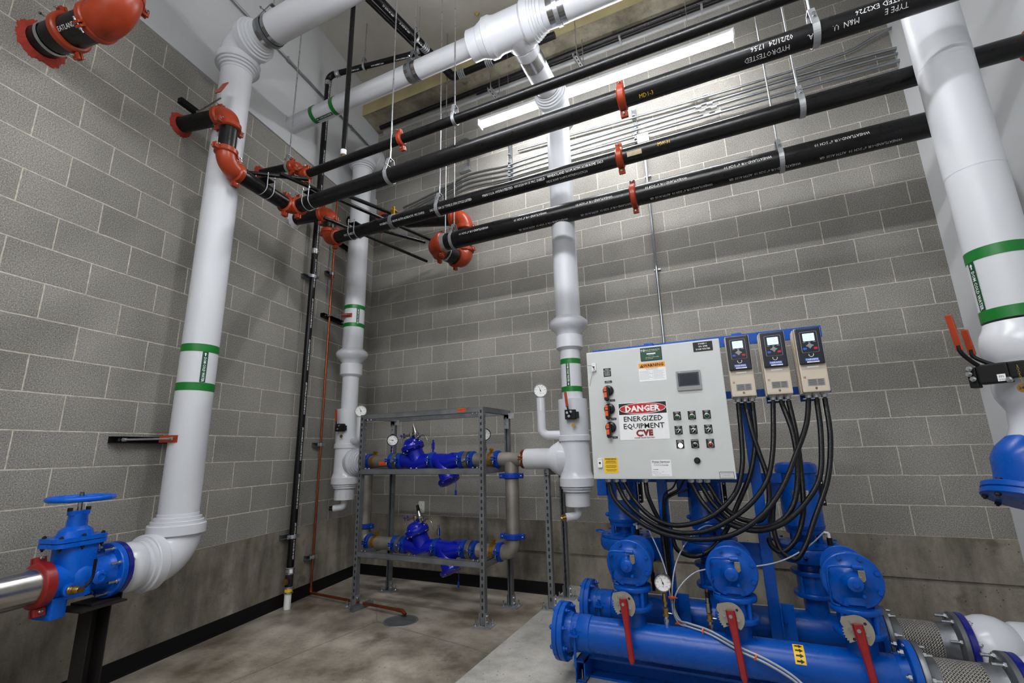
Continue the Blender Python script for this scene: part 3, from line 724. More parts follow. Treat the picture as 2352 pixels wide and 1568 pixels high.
# strut bracket to the wall with orange clamp
def wall_bracket(s, off_pipe, z, label, r, length=.42):
    t = thing('wall_bracket', LW(s, 0, z), label, 'pipe bracket', 'strut brackets holding white risers to the left wall')
    c = LW(s+.36*length/.42, .021, z); mb = MB()
    sx = length+.1
    for k in (-1, 1): mb.box(c-L*sx/2+Z*k*.019, sx, .041, .003, (L, Nn, Z))
    mb.box(c-L*sx/2-Nn*.019, sx, .003, .041, (L, Nn, Z)); mb.build('strut', M['blk'], t)
    a = c-L*.05+Nn*.03; b = LW(s+r+.02, off_pipe+.02, z); mb = MB(); mb.cyl(a, b, .0065, n=10); mb.build('threaded_rod', M['rod'], t)
    mb = MB(); mb.hexb(a, (b-a), .012, .02); mb.hexb(b, (b-a), .011, .012); mb.hexb(c-L*.04+Nn*.005, Nn, .010, .012); mb.build('nut', M['bolt'], t)
    mb = MB(); mb.box(LW(s+r+.005, off_pipe*.95, z), .11, .006, .045, (((b-a)).normalized(), (b-a).cross(Z).normalized(), Z)); mb.box(LW(s-r-.02, off_pipe*.6, z), .05, .006, .045, (L, Nn, Z)); mb.build('clamp_jaw', M['orange'], t)
    return t
wall_bracket(2.49, .30, 1.405, 'strut bracket with orange jaws holding the large left riser low on the block wall', rI, .32)
wall_bracket(.70, .26, 2.72, 'small strut bracket with orange jaw between the green bands of the corner riser', .106, .26)
wall_bracket(.66, .26, 3.62, 'dark strut bracket with orange tip high on the corner riser', .106, .26)
t = thing('wall_bracket', LW(2.70, 0, 3.95), 'black strut bracket with orange blade above the upper stub at left', 'pipe bracket')
mb = MB(); mb.box(LW(2.60, .02, 3.92), .17, .041, .041, (L, Nn, Z), bev=.003); mb.build('strut', M['blk'], t)
mb = MB(); mb.cyl(LW(2.56, .05, 3.90), LW(2.66, .40, 3.86), .0065, n=10); mb.hexb(LW(2.56, .05, 3.90), Nn, .013, .02); mb.build('threaded_rod', M['rod'], t)
mb = MB(); mb.box(LW(2.70, .44, 3.90), .006, .05, .13, ((L+Z*.4).normalized(), Nn, (Z-L*.4).normalized())); mb.build('clamp_jaw', M['orange'], t)

# corner riser and middle riser share a layout
def riser(P, label, zb, zn, zv, ztee, topz, lab, gauge_side, bands, flowdir, topdir):
    """zb bulge, zn narrow top, zv valve jacket top, ztee branch height"""
    t = thing('insulated_pipe', P+Z*(ztee-.35), label, 'insulated pipe'); r = .106; rn = .083
    pipe(t, P+Z*(zb+.05), P+Z*(topz-.12), r, M['white'], 'riser_jacket', 48)
    mb = MB(); mb.lathe(P+Z*(zb-.10), Z, [(0, r*.92), (.02, r*1.0), (.05, .132), (.075, .158), (.10, .164), (.125, .158), (.15, .130), (.165, r)], 48, caps=(False, False)); mb.build('reducer_cover', M['pvc'], t)
    mb = MB(); mb.lathe(P+Z*zn, Z, [(-.02, rn), (0, r*1.02), (.004, r*1.06), (zb-zn-.105, r*1.06), (zb-zn-.10, r*.98)], 48); mb.build('sleeve', M['pvc'], t)
    pipe(t, P+Z*zv, P+Z*zn, rn, M['white'], 'valve_pipe_jacket', 44)
    mb = MB(); mb.lathe(P+Z*(ztee+.16), Z, [(0, .118), (zv-ztee-.165, .118), (zv-ztee-.16, rn)], 48, caps=(False, True)); mb.build('valve_jacket', M['white'], t)
    mb = MB(); mb.lathe(P+Z*(ztee-.20), Z, [(-.05, .104), (-.05, .112), (-.03, .112), (-.03, .122), (-.01, .122), (-.01, .136), (.05, .136), (.055, .132), (.10, .118), (.33, .114), (.335, .126), (.375, .126), (.38, .118)], 48, caps=(False, False)); mb.build('tee_cover', M['pvc'], t)
    pipe(t, P+Z*(ztee-.36), P+Z*(ztee-.24), .096, M['white'], 'end_jacket', 44)
    d = X if lab == 'corner' else -X
    mb = MB(); mb.lathe(P+Z*ztee+d*.04, d, [(0, .10), (.04, .125), (.07, .132), (.075, .136), (.095, .136), (.095, .126), (.113, .126), (.113, .116), (.131, .116), (.131, .104), (.150, .104), (.150, .09), (.165, .09)], 44, caps=(False, True)); mb.build('branch_rings', M['pvc'], t)
    for z in bands: tape(t, P+Z*z, Z, r if lab == 'corner' else rn, .042)
    zc = sum(bands)/2+.021; rr = r if lab == 'corner' else rn
    flowlabel(t, P+Z*zc, Z, rad_at(P+Z*zc, Z, .35 if lab == 'corner' else -.30), rr, abs(bands[0]-bands[1])-.045, .03, flowdir, .019)
    # elbow at the top
    cover_elbow(t, P+Z*topz, Z, topdir, r)
    # drain elbow below
    e = P+Z*(ztee-.43); dd = (V((-.85, -.5, -.12))).normalized(); mb = MB(); mb.tube([P+Z*(ztee-.355), P+Z*(ztee-.37)]+arc(e, down, dd, .035, 8)+[e+dd*.10], .032, 24); mb.build('drain_elbow', M['white'], t)
    mb = MB(); mb.cyl(e+dd*.10, e+dd*.13, .017, n=14); mb.hexb(e+dd*.13, dd, .014, .012); mb.box(e+dd*.12+Z*.02, .012, .05, .010); mb.build('drain_valve', M['brass' if lab == 'mid' else 'blk'], t)
    return t
PC = V((.37, -.65, 0)); PM = V((2.78, -.65, 0))
riser(PC, 'white insulated riser in the corner of the two block walls, with green bands', 2.31, 2.09, 1.74, 1.21, 4.75, 'corner', 1, (2.60, 2.80), 1, Y)
tM = riser(PM, 'white insulated riser in front of the back wall beside the grey control panel', 2.31, 2.10, 1.68, 1.21, 4.47, 'mid', -1, (1.735, 1.965), -1, -Y)
# gear operators with red levers
def operator(P, z, rr, label, side, parent=None):
    c = P+Z*z; f = rad_at(c, Z, side); s = Z.cross(f); c = c+f*(rr+.025); t = thing('valve_operator', c, label, 'valve', 'black valve operators with red levers on the white risers')
    mb = MB(); mb.box(c, .085, .05, .075, (s, f, Z), bev=.006); mb.box(c+s*.05+Z*-.005, .03, .03, .05, (s, f, Z), bev=.004); mb.build('gearbox', M['blk'], t)
    mb = MB()
    for a, b in ((-.02, .012), (.006, .018), (-.008, -.014)): mb.hexb(c+f*.024+s*a+Z*b, f, .011, .014); mb.cyl(c+f*.038+s*a+Z*b, c+f*.05+s*a+Z*b, .005, n=8)
    mb.build('bolt', M['bolt'], t)
    P0 = [c+f*.045, c+f*.06+Z*.02-s*.005, c+f*.05+Z*.06-s*.015]; mb = MB(); mb.tube(crom(P0, 5), .007, 8); mb.build('lever_arm', M['blk'], t)
    mb = MB(); mb.box(c+f*.05+Z*.115-s*.02, .022, .010, .12, (s, f, (Z-s*.08).normalized()), bev=.004); mb.build('lever_grip', M['orange'], t)
    mb = MB(); mb.lathe(c+f*.004-Z*.085+s*.02, f, [(0, .016), (.002, .016)], 18); mb.tube(crom([c-Z*.035+s*.02, c-Z*.05+s*.028+f*.01, c-Z*.07+s*.02+f*.004], 4), .0015, 6); mb.build('tag', M['brass'], t)
    return t
operator(PC, 1.545, .118, 'black valve operator with red lever on the corner riser, left of the rack', -.55)
operator(PM, 1.545, .118, 'black valve operator with red lever on the riser left of the control panel', -.15)
def dial(c, f, r, label=None, parent=None, glass=False, name='pressure_gauge', ang=.6, dark=False):
    c = V(c); f = V(f).normalized(); s = Z.cross(f).normalized(); u = f.cross(s)
    if parent is None: t = thing(name, c, label, 'gauge', None)
    else:
        mb = MB(); mb.lathe(c-f*.028, f, [(0, r*.7), (0, r*.93), (.004, r), (.030, r), (.033, r*.96), (.033, r*.88), (.028, r*.88)], 32, caps=(True, False)); t = mb.build('gauge', M['blk' if dark else 'ss'], parent)
    if parent is None:
        mb = MB(); mb.lathe(c-f*.028, f, [(0, r*.7), (0, r*.93), (.004, r), (.030, r), (.033, r*.96), (.033, r*.88), (.028, r*.88)], 32, caps=(True, False)); mb.build('case', M['blk' if dark else 'ss'], t)
    mb = MB(); mb.lathe(c, f, [(-.004, r*.9), (0, r*.9)], 32); mb.build('dial_face', M['dial'], t)
    mb = MB(); n = V((0, 0, 0))
    for i in range(11):
        a = PI*1.25-PI*1.5*i/10; dv = s*-math.cos(a)*-1+u*math.sin(a); q = c+dv*r*.74+f*.001; w = dv.cross(f)
        mb.add([q-w*.0012*r/.05, q+w*.0012*r/.05, q+w*.0012*r/.05+dv*r*.1, q-w*.0012*r/.05+dv*r*.1], [[0, 1, 2, 3]])
    for i, sx_ in enumerate(('0', '40', '80', '120', '160', '200')):
        a = PI*1.25-PI*1.5*i/5; dv = s*math.cos(a)+u*math.sin(a); text(mb, sx_, r*.17, c+dv*r*.58, s, u)
    text(mb, 'PSI', r*.16, c-u*r*.42, s, u); mb.build('dial_marks', M['txt'], t)
    dv = s*math.cos(ang)+u*math.sin(ang); w = dv.cross(f); mb = MB(); mb.add([c+f*.003-w*r*.05-dv*r*.2, c+f*.003+w*r*.05-dv*r*.2, c+f*.003+w*r*.012+dv*r*.6, c+f*.003-w*r*.012+dv*r*.6], [[0, 1, 2, 3]]); mb.lathe(c+f*.002, f, [(0, r*.09), (.002, r*.09)], 12); mb.build('needle', M['txt'], t)
    return t
camd = lambda p: V((vcam(p).x, vcam(p).y, 0)).normalized()
def gauge_pipe(P, x1, z0, z1, label, gl):
    t = thing('gauge_pipe', P+Z*z0, label, 'insulated pipe'); a = P+Z*z0; d = V((x1-P.x, -.06, 0)); dn = d.normalized(); c = a+d
    mb = MB(); mb.tube([a+dn*.10]+arc(c, dn, Z, .055, 8)+[c+Z*(z1-z0)], .036, 26); mb.build('pipe_jacket', M['white'], t)
    mb = MB(); mb.box(c+Z*(z1-z0-.06)+camd(c)*.034, .012, .012, .10, bev=.002); mb.build('petcock', M['wht'], t)
    g = dial(c+Z*(z1-z0+.062)+camd(c)*.01, camd(c), .058, gl, ang=1.9); mb = MB(); mb.cyl(c+Z*(z1-z0), c+Z*(z1-z0+.02), .010, n=12); mb.build('stem', M['brass'], g); return t
gauge_pipe(PM, PM.x-.255, 1.395, 1.70, 'small white insulated pipe rising to a gauge, left of the middle riser', 'round white dial gauge beside the middle riser at the right end of the rack')
gauge_pipe(PC, PC.x+.215, 1.415, 1.64, 'small white insulated pipe rising to a gauge, beside the corner riser', 'round white dial gauge at the top left corner of the steel rack')

# W run: overhead white pipe, reducer tee, branch to the middle riser
yW, zW = -1.56, 4.52; rw1 = .080; rw2 = .110
t = thing('insulated_pipe', (2.7, yW, zW), 'overhead white insulated pipe from the left wall into a big glossy tee', 'insulated pipe')
pipe(t, LW((-yW-.005)/.9867, .0, zW)+X*.02, V((2.42, yW, zW)), rw1, M['white'], 'pipe_jacket', 44)
mb = MB(); pr_ = [(0, rw1), (0, .118), (.004, .122), (.09, .122), (.095, .127), (.115, .127), (.115, .135), (.135, .135), (.135, .143), (.155, .143), (.155, .150), (.160, .158), (.205, .158), (.215, .150), (.25, .142), (.47, .142), (.49, .160), (.55, .160), (.55, .152), (.57, .152), (.57, .142), (.59, .142), (.59, .132), (.61, .132), (.61, .121), (.64, .121), (.64, rw2)]
mb.lathe((2.37, yW, zW), X, pr_, 52, caps=(False, False)); mb.build('tee_cover', M['pvc'], t)
pipe(t, V((3.0, yW, zW)), V((RX(yW)-.002, yW, zW)), rw2, M['white'], 'large_jacket', 52)
strapband(t, V((3.12, yW, zW)), X, rw2, .13); strapband(t, V((1.79, yW, zW)), X, rw1, .11)
mb = MB(); mb.lathe((2.78, yW, zW-.02), Y, [(0, .13), (.12, .13), (.15, .118), (.17, .108), (.17, .100)], 44, caps=(False, True)); mb.build('branch_cover', M['pvc'], t)
pipe(t, V((2.78, yW+.14, 4.47)), V((2.78, -.65-.13, 4.47)), .1, M['white'], 'branch_jacket', 44)
strapband(t, V((2.78, -1.27, 4.47)), Y, .1, .13)
tape(t, V((.60, yW, zW)), X, rw1, .045); tape(t, V((.86, yW, zW)), X, rw1, .045)
flowlabel(t, V((.752, yW, zW)), X, rad_at(V((.75, yW, zW)), X, -.55*-1), rw1, .205, .03, -1, .019, 1)
mb = MB(); h = LW(1.61, 0, zW-.05); R = []
n = 20; vs = [h+Nn*.004+L*(math.cos(2*PI*i/n)*(.115+random.uniform(-.02, .02)))+Z*(math.sin(2*PI*i/n)*(.13+random.uniform(-.03, .02))-.03) for i in range(n)]
mb.add(vs, [list(range(n))]); o = mb.build('torn_patch', plain('torn_paper', (196, 160, 140), .9, 0, .15, 20)); o['label'] = 'torn brownish patch of drywall where the overhead white pipe meets the left wall'; o['category'] = 'wall patch'
clevis((1.79, yW, zW), X, rw1+.003, ZC_, 'grey clevis hanger with loose jaws on the overhead white pipe left of the tee', 'galvd', .034, .12)
clevis((3.12, yW, zW), X, rw2+.003, ZC_, 'flat grey hanger on the polished band right of the big white tee', 'galv', .034, .12)

# right riser
PR = V((5.16, -1.51, 0)); rR = .113
t = thing('insulated_pipe', PR+Z*.6, 'largest white insulated riser at the right edge with two green bands', 'insulated pipe')
pipe(t, PR+Z*1.80, PR+Z*ZC_, rR, M['white'], 'riser_jacket', 60)
for z in (2.54, 3.16):
    mb = MB(); mb.lathe(PR+Z*z, Z, [(0, rR+.0008), (.085, rR+.0008)], 56, caps=(False, False)); mb.build('seam_tape', M['white'], t)
mb = MB(); mb.lathe(PR, Z, [(.70, .105), (1.15, .108), (1.18, .114), (1.21, .126), (1.25, .133), (1.29, .126), (1.33, .112), (1.40, .108), (1.43, .122), (1.46, .134), (1.50, .137), (1.54, .131), (1.565, .118), (1.59, .118), (1.62, .134), (1.66, .144), (1.70, .143), (1.74, .134), (1.77, .118), (1.79, rR)], 60, caps=(True, False)); mb.build('fitting_cover', M['pvc'], t)
tape(t, PR+Z*1.80, Z, rR, .052); tape(t, PR+Z*2.09, Z, rR, .052)
flowlabel(t, PR+Z*1.971, Z, rad_at(PR+Z*1.97, Z, .95*-1), rR, .235, .034, 1, .024)
# operator on the right riser: black gear box with two red levers and brass tag
c = V((4.985, -1.60, 1.555)); f = V((-.55, -.80, 0)).normalized(); s = V((.80, -.55, 0)).normalized()
t = thing('valve_operator', c, 'black valve operator with two red levers and brass 245 tag at the right edge', 'valve')
mb = MB(); mb.box(c+s*.02, .10, .055, .085, (s, f, Z), bev=.007); mb.box(c+s*.09+Z*.008, .06, .03, .07, (s, f, Z), bev=.006); mb.box(c-s*.045-Z*.01+f*.01, .03, .05, .09, (s, f, Z), bev=.005); mb.build('gearbox', M['blk'], t)
mb = MB()
for a, b in ((-.045, .028), (-.05, .005), (-.04, -.018), (.07, -.035)): mb.hexb(c+f*.034+s*a+Z*b, f, .012, .016); mb.cyl(c+f*.05+s*a+Z*b, c+f*.065+s*a+Z*b, .0065, n=10)
mb.build('bolt', M['bolt'], t)
for a0, a1, ln, dx in ((c+f*.02+s*-.02+Z*.04, V((4.905, -1.62, 1.66)), .17, -.012), (c-f*.03+s*.02+Z*.04, V((4.965, -1.56, 1.645)), .12, -.008)):
    mb = MB(); mb.tube(crom([a0, a0*.5+a1*.5+Z*-.005, a1, a1+Z*.03+X*dx*.2], 6), .009, 10); mb.build('lever_arm', M['blk'], t)
    d = V((dx, 0, ln)).normalized(); mb = MB(); mb.box(a1+d*ln/2+Z*.005, .026, .012, ln, (s, f, d), bev=.005); mb.build('lever_grip', M['orange'], t)
mb = MB(); mb.box(c+s*.045+f*.029-Z*.022, .026, .001, .03, (s, f, Z)); lb = mb.build('data_label', M['wht'], t); mb = MB(); text(mb, 'FM', .012, c+s*.045+f*.0296-Z*.018, s*1, Z, lift=.0006); text(mb, 'LISTED', .006, c+s*.045+f*.0296-Z*.031, s*1, Z, lift=.0006); mb.build('lettering', M['txt'], lb)
tg = c+s*.105+f*.055-Z*.075; mb = MB(); 
for i in range(9):
    q = tg+Z*(.018+i*.009)-s*0; ax_ = (s if i % 2 else f); mb.tube([q+ax_*.003*math.cos(a)+Z*.006*math.sin(a) for a in [2*PI*k/8 for k in range(8)]], .0008, 5, closed=True)
mb.build('chain', M['brass'], t)
mb = MB(); mb.lathe(tg, f, [(0, .0185), (.0015, .0185)], 26); tgo = mb.build('tag', M['brass'], t); mb = MB(); text(mb, '245', .016, tg+f*.0016, s, Z, bold=1); mb.build('lettering', M['txt'], tgo)
# blue flanged valve hanging below at the right edge
t = thing('check_valve', (5.06, -1.53, 1.0), 'bright blue flanged valve partly cut by the right edge below the white riser', 'valve')
bc = V((5.03, -1.56, 1.02)); bd = V((-.30, -.20, -.93)).normalized()
mb = MB(); mb.lathe(bc+bd*-.26, bd, [(0, .09), (.05, .12), (.10, .13), (.16, .118), (.215, .112)], 36); mb.build('body', M['blue'], t)
fl = bc-bd*.045
mb = MB(); mb.lathe(fl, bd, [(0, .112), (0, .150), (.004, .154), (.022, .154), (.026, .150), (.026, .148), (.030, .148), (.030, .154), (.050, .154), (.054, .148), (.054, .02)], 44); mb.build('flange', M['blue'], t)
a, b, _ = basis(bd)
for i in range(8):
    q = fl+(a*math.cos(PI*i/4+.3)+b*math.sin(PI*i/4+.3))*.135; mb = MB(); mb.hexb(q-bd*.010, bd, .011, .010); mb.hexb(q+bd*.054, bd, .011, .010, .006); mb.build('bolt', M['rust'], t)
s2 = Z.cross(V((-.5, -.85, 0)).normalized()); mb = MB(); text(mb, 'MUELLER', .03, (5.00, -1.672, 1.12), V((.86, -.5, .2)), Z, lift=.004); mb.build('raised_letters', M['blue'], t)

# ------------------------------------------------------------------ dark pipes: hanging pipe, drain stack, copper
t = run('steel_pipe_run', 'thin vertical black pipe with white capped lower end, hanging beside the corner', (1.21, -1.74, 3.8), None)
pipe(t, (1.21, -1.74, 3.80), (1.21, -1.74, ZCL), .0215, M['black']); mb = MB(); mb.cyl((1.21, -1.74, 3.77), (1.21, -1.74, 3.815), .025); mb.build('cap', M['wht'], t)
mb = MB(); mb.cyl((1.21, -1.74, 3.735), (1.21, -1.74, 3.775), .018); mb.build('nipple', M['brass'], t)
offp = .09; ps = 1.185; pz = lambda z: LW(ps, offp, z); rp = .0302
t = thing('drain_stack', pz(0), 'black plastic drain stack rising along the left block wall', 'drain pipe')
ctop = pz(5.45); e2 = V((1.42, -.93, 5.47)); dh = V((e2.x-ctop.x, e2.y-ctop.y, 0)).normalized()
mb = MB(); mb.tube([pz(.29), pz(5.45-.1)], rp, 26); mb.build('pipe', M['abs'], t)
mb = MB(); mb.tube(arc(ctop, Z, dh, .075, 10), rp*1.12, 24); mb.build('elbow', M['abs'], t)
mb = MB(); mb.tube([ctop+dh*.09, e2], rp, 24); mb.build('pipe', M['abs'], t)
mb = MB(); mb.lathe(pz(.155), Z, [(0, rp*1.1), (.15, rp*1.1)], 24); f = rad_at(pz(.2), Z, -.5); mb.cyl(pz(.225), pz(.225)+f*.05, .026, n=22); mb.build('cleanout_tee', M['rust'], t)
mb = MB(); mb.lathe(pz(.225)+f*.05, f, [(0, .024), (.006, .024), (.006, .018), (.004, .018), (.004, .008), (.011, .007)], 20); mb.build('cleanout_plug', M['brass'], t)
mb = MB(); mb.cyl(pz(0), pz(.13), .029); mb.build('pvc_stub', M['wht'], t)
def nohub(parent, p, d, r=rp, label=None, w=.055):
    mb = MB(); d = V(d).normalized(); p = V(p); mb.lathe(p-d*w/2, d, [(0, r+.001), (0, r+.005), (w, r+.005), (w, r+.001)], 26); c_ = mb.build('shielded_coupling', M['galv'], parent)
    s_ = rad_at(p, d, .9)
    mb = MB()
    for k in (-.3, .3): mb.box(p+d*k*w+s_*(r+.009), .012, .010, .018, (s_, d, s_.cross(d))); mb.lathe(p+d*k*w-d*.004, d, [(0, r+.0065), (.008, r+.0065)], 26, caps=(False, False))
    mb.build('band_screw', M['bolt'], c_)
nohub(t, pz(3.31), Z); nohub(t, pz(.305), Z); nohub(t, pz(.15), Z); nohub(t, pz(5.34), Z); nohub(t, ctop+dh*.12, dh)
mb = MB(); bandcyl(mb, pz(.305), Z, rad_at(pz(.3), Z, .3), rp+.006, -.018, .018, -.35, .35); bandcyl(mb, ctop+dh*.12, dh, rad_at(ctop, dh, 0), rp+.006, -.012, .012, -.3, .3); mb.build('white_sticker', M['wht'], t)
mb = MB(); bandcyl(mb, pz(.148), Z, rad_at(pz(.15), Z, .1), rp+.006, -.02, .02, -1.0, 1.0); mb.build('yellow_sticker', M['yel'], t)
z = .55
while z < 5.2:
    mb = MB(); text_cyl(mb, 'SCH 40 ABS DWV 2" ASTM D2661 NSF', .018, pz(z), Z, rad_at(pz(z), Z, .62), rp, 1, bold=1); mb.build('stencil', M['txtw'], t); z += .42
# second horizontal abs runs near the ceiling
t = thing('drain_stack', (1.42, -.93, 5.5), 'black ceiling drain branch with ribbed clamps meeting at a tee under the sprayed ceiling', 'drain pipe')
A0 = V((1.26, -2.6, 5.49)); A1 = V((1.50, -.55, 5.47)); dA = (A1-A0).normalized(); r3 = .043
mb = MB(); mb.tube([A0, A1], r3, 26); mb.build('pipe', M['abs'], t)
mb = MB(); mb.tube([A1-dA*.02]+arc(A1+dA*.06, dA, X, .06, 8), r3*1.1, 24); mb.tube([e2, A0+dA*(A1-A0).length*.84], rp*1.2, 20); mb.build('tee', M['abs'], t)
mb = MB(); mb.tube([A1+dA*.06+X*.07, V((2.75, -.49, 5.47))], r3*.85, 24); mb.build('pipe', M['abs'], t)
for q, d_ in ((A1-dA*.42, dA), (A1-dA*.14, dA), (A1+dA*.06+X*.12, X), (V((1.98, -.49, 5.47)), X)):
    for k in range(4):
        mb = MB(); mb.lathe(q+d_*(k*.022-.04), d_, [(0, r3+.001), (.004, r3+.007), (.012, r3+.007), (.016, r3+.001)], 26); mb.build('ribbed_band', M['galv'], t)
for k in range(5):
    q = A0+dA*(.9+k*.22); mb = MB(); text_cyl(mb, '21 SCH 40 ABS', .022, q, dA, rad_at(q, dA, .2), r3, 1, bold=1); mb.build('stencil', M['txtw'], t)
for k in range(3):
    q = ctop+dh*(.32+k*.3); mb = MB(); text_cyl(mb, 'DWV ASTM D 2661', .018, q, dh, rad_at(q, dh, .2), rp, 1, bold=1); mb.build('stencil', M['txtw'], t)
t = run('steel_pipe_run', 'thin straight black pipe slanting down from the top beside the ribbed drain branch', (1.3, -1.3, 5.5), None)
B0 = V((1.12, -2.6, 5.52)); B1 = V((1.36, -.98, 5.50)); pipe(t, B0, B1, .024, M['black'], n=20); mb = MB(); mb.tube([B1, B1+V((.02, .08, -.02)), B1+V((.03, .12, -.10))], .028, 18); mb.build('fitting', M['rust'], t)
clevis(ctop+dh*.45, dh, rp, ZCL, 'small clevis hanger on the horizontal black plastic pipe near the sprayed ceiling', w=.024)
clevis(A1-dA*.55, dA, r3, ZCL, 'clevis hanger on the ribbed black drain branch near the sprayed ceiling', w=.024)
clevis((1.38, -.965, 5.47), dh, rp, ZCL, 'clevis hanger by the tee of the black plastic pipes', w=.026)
def strutclamp(s, off, z, r, label):
    t = thing('strut_clamp', LW(s, 0, z), label, 'pipe clamp', 'strut clamps holding the drain stack and copper line to the left wall'); mb = MB(); ln = .13; c = LW(s, .0205, z)
    for k in (-1, 1): mb.box(c+Z*k*.019, ln, .041, .0028, (L, Nn, Z))
    mb.box(c-Nn*.019, ln, .0028, .041, (L, Nn, Z)); mb.build('strut', M['galvd'], t)
    mb = MB(); p = LW(s, off, z)
    mb.lathe(p-Z*.015, Z, [(0, r+.001), (0, r+.004), (.03, r+.004), (.03, r+.001)], 24); mb.box(LW(s-.02, off-.005, z)-L*(r-.002), .004, off, .03, (L, Nn, Z)); mb.box(LW(s+.0, off, z)+L*(r+.012), .03, .014, .03, (L, Nn, Z)); mb.hexb(LW(s, off+.01, z)+L*(r+.02), Nn, .007, .01); mb.build('clamp_band', M['galv'], t)
for z, lb in ((3.04, 'strut clamp on the drain stack just below the orange elbows'), (.585, 'strut clamp on the drain stack low down, at the top of the formed concrete')): strutclamp(ps, offp, z, rp, lb)
cs = .845; co = .055
for z, lb in ((3.20, 'top strut clamp on the copper line'), (1.385, 'middle strut clamp on the copper line'), (.345, 'lowest strut clamp on the copper line')): strutclamp(cs, co, z, .0105, lb)
t = thing('copper_line', LW(cs, co, 0), 'thin copper line down the left wall, turning along the floor to the drain', 'copper pipe')
P1 = LW(cs, co, .035); P2 = V((1.33, -.955, .045)); dd = V((P2.x-P1.x, P2.y-P1.y, 0)).normalized()
mb = MB(); mb.tube([LW(cs, co, 4.1), P1+Z*.03], .0105, 16); mb.build('vertical_tube', M['copper'], t)
mb = MB(); mb.tube(arc(P1, down, dd, .02, 8), .0135, 16); mb.cyl(P1+Z*.02, P1+Z*.045, .0145); mb.cyl(P1+Z*.10, P1+Z*.125, .0135); mb.build('elbow', M['copper'], t)
mb = MB(); mb.tube([P1+dd*.025, P2], .0115, 16); mb.build('floor_tube', M['copper'], t)
mb = MB(); de = (dd*.7-Z*.45+V((.1, -.15, 0))).normalized(); mb.tube([P2-dd*.03]+arc(P2+dd*.03, dd, de, .03, 6)+[P2+dd*.03+de*.04], .0145, 16); mb.build('end_elbow', M['copper'], t)
t = thing('strut_clamp', (.90, -.93, 0), 'short strut foot and clamp carrying the copper line on the floor by the rack leg', 'pipe clamp'); mb = MB(); q = P1+dd*.70; nd = dd.cross(Z)
for k in (-1, 1): mb.box(V((q.x, q.y, .0205))+dd*k*.019, .003, .22, .041, (dd, nd, Z))
mb.box(V((q.x, q.y, .0015)), .041, .22, .003, (dd, nd, Z)); mb.build('strut', M['galvd'], t); mb = MB(); mb.lathe(V((q.x, q.y, q.z+.006))-dd*.016, dd, [(0, .0125), (0, .0155), (.032, .0155), (.032, .0125)], 18); mb.box(V((q.x, q.y, .062)), .03, .014, .012, (dd, nd, Z)); mb.build('clamp_band', M['galv'], t)
# floor drain
t = thing('floor_drain', (1.40, -1.03, 0), 'round metal floor drain grate in the slab before the rack', 'floor drain'); R = .125
mb = MB(); mb.lathe((1.40, -1.03, 0), Z, [(0, R+.01), (.0035, R+.008), (.0035, R-.006), (.001, R-.008)], 44); mb.build('rim', M['galvd'], t)
mb = MB(); mb.lathe((1.40, -1.03, .0005), Z, [(0, R-.008), (.001, R-.008)], 40); mb.build('well', M['txt'], t)
mb = MB()
for i in range(-9, 10):
    a = i*.0118; h = math.sqrt(max(0, (R-.008)**2-a*a)); mb.box((1.40+a, -1.03, .0022), .0075, 2*h, .003)
mb.box((1.40, -1.03, .0024), 2*(R-.008), .014, .0032); mb.build('grate', M['galvd'], t)

# conduits on the back wall
cz = [4.558, 4.452, 4.398, 4.335, 4.285]
for i, z in enumerate(cz):
    P = []
    if i == 0: P = [(2.10, -.052, 4.60), (2.25, -.052, 4.595), (5.2, -.052, 4.54), (5.40, -.055, 4.60), (5.62, -.06, 4.66)]
    else:
        x0_ = 2.05; lo = 4.32-.06*i
        P = [(.42+.1*i, -.052-.02*(i % 2), 4.33-.05*i), (1.15, -.052, 4.47-.06*i), (1.42, -.052, 4.53-.058*i), (1.60, -.052, 4.53-.058*i), (1.95, -.052, z-.01), (2.15, -.052, z+.0), (5.2, -.052, z-.02*(i > 2)), (5.62, -.052, z-.02)]
    if i == 4: P = P[:-2]+[(3.43, -.052, z-.01)]
    t = thing('conduit', P[0], ('topmost', 'second', 'third', 'fourth', 'lowest')[i]+' grey metal conduit of the stack running along the back block wall', 'conduit', 'metal conduits on the back wall')
    mb = MB(); mb.tube(crom(P, 6), .0135 if i % 2 else .0115, 12); mb.build('tube', M['conduit'], t)
    for x in ((3.95, 4.05) if i < 4 else ()):
        mb = MB(); mb.cyl((x+.03*i, -.052, z-.002), (x+.05+.03*i, -.052, z-.002), .017, n=14); mb.build('coupling', M['galv'], t)
def striprail(x, z0, z1, label):
    t = thing('strut_rail', (x, 0, z0), label, 'strut rail', 'vertical strut rails carrying the conduits'); mb = MB()
    for k in (-1, 1): mb.box((x+k*.019, -.0125, (z0+z1)/2), .003, .025, z1-z0)
    mb.box((x, -.0015, (z0+z1)/2), .041, .003, z1-z0); mb.build('rail', M['galvd'], t)
    mb = MB()
    for z in cz: mb.box((x, -.045, z+.018), .03, .045, .008, bev=.002); mb.hexb((x, -.07, z+.018), -Y, .006, .008)
    mb.build('conduit_strap', M['galv'], t)
striprail(1.99, 4.16, 4.80, 'strut rail on the back wall near the left bends of the conduits'); striprail(3.40, 4.20, 4.68, 'strut rail on the back wall above the white junction box')
t = thing('junction_box', (3.465, -.02, 4.25), 'white square junction box under the conduits on the back wall', 'junction box'); mb = MB(); mb.box((3.468, -.035, 4.29), .11, .06, .10, bev=.006); mb.build('box', M['wht'], t)
mb = MB(); mb.hexb((3.468, -.03, 4.24), down, .018, .03); mb.build('connector', M['galv'], t)
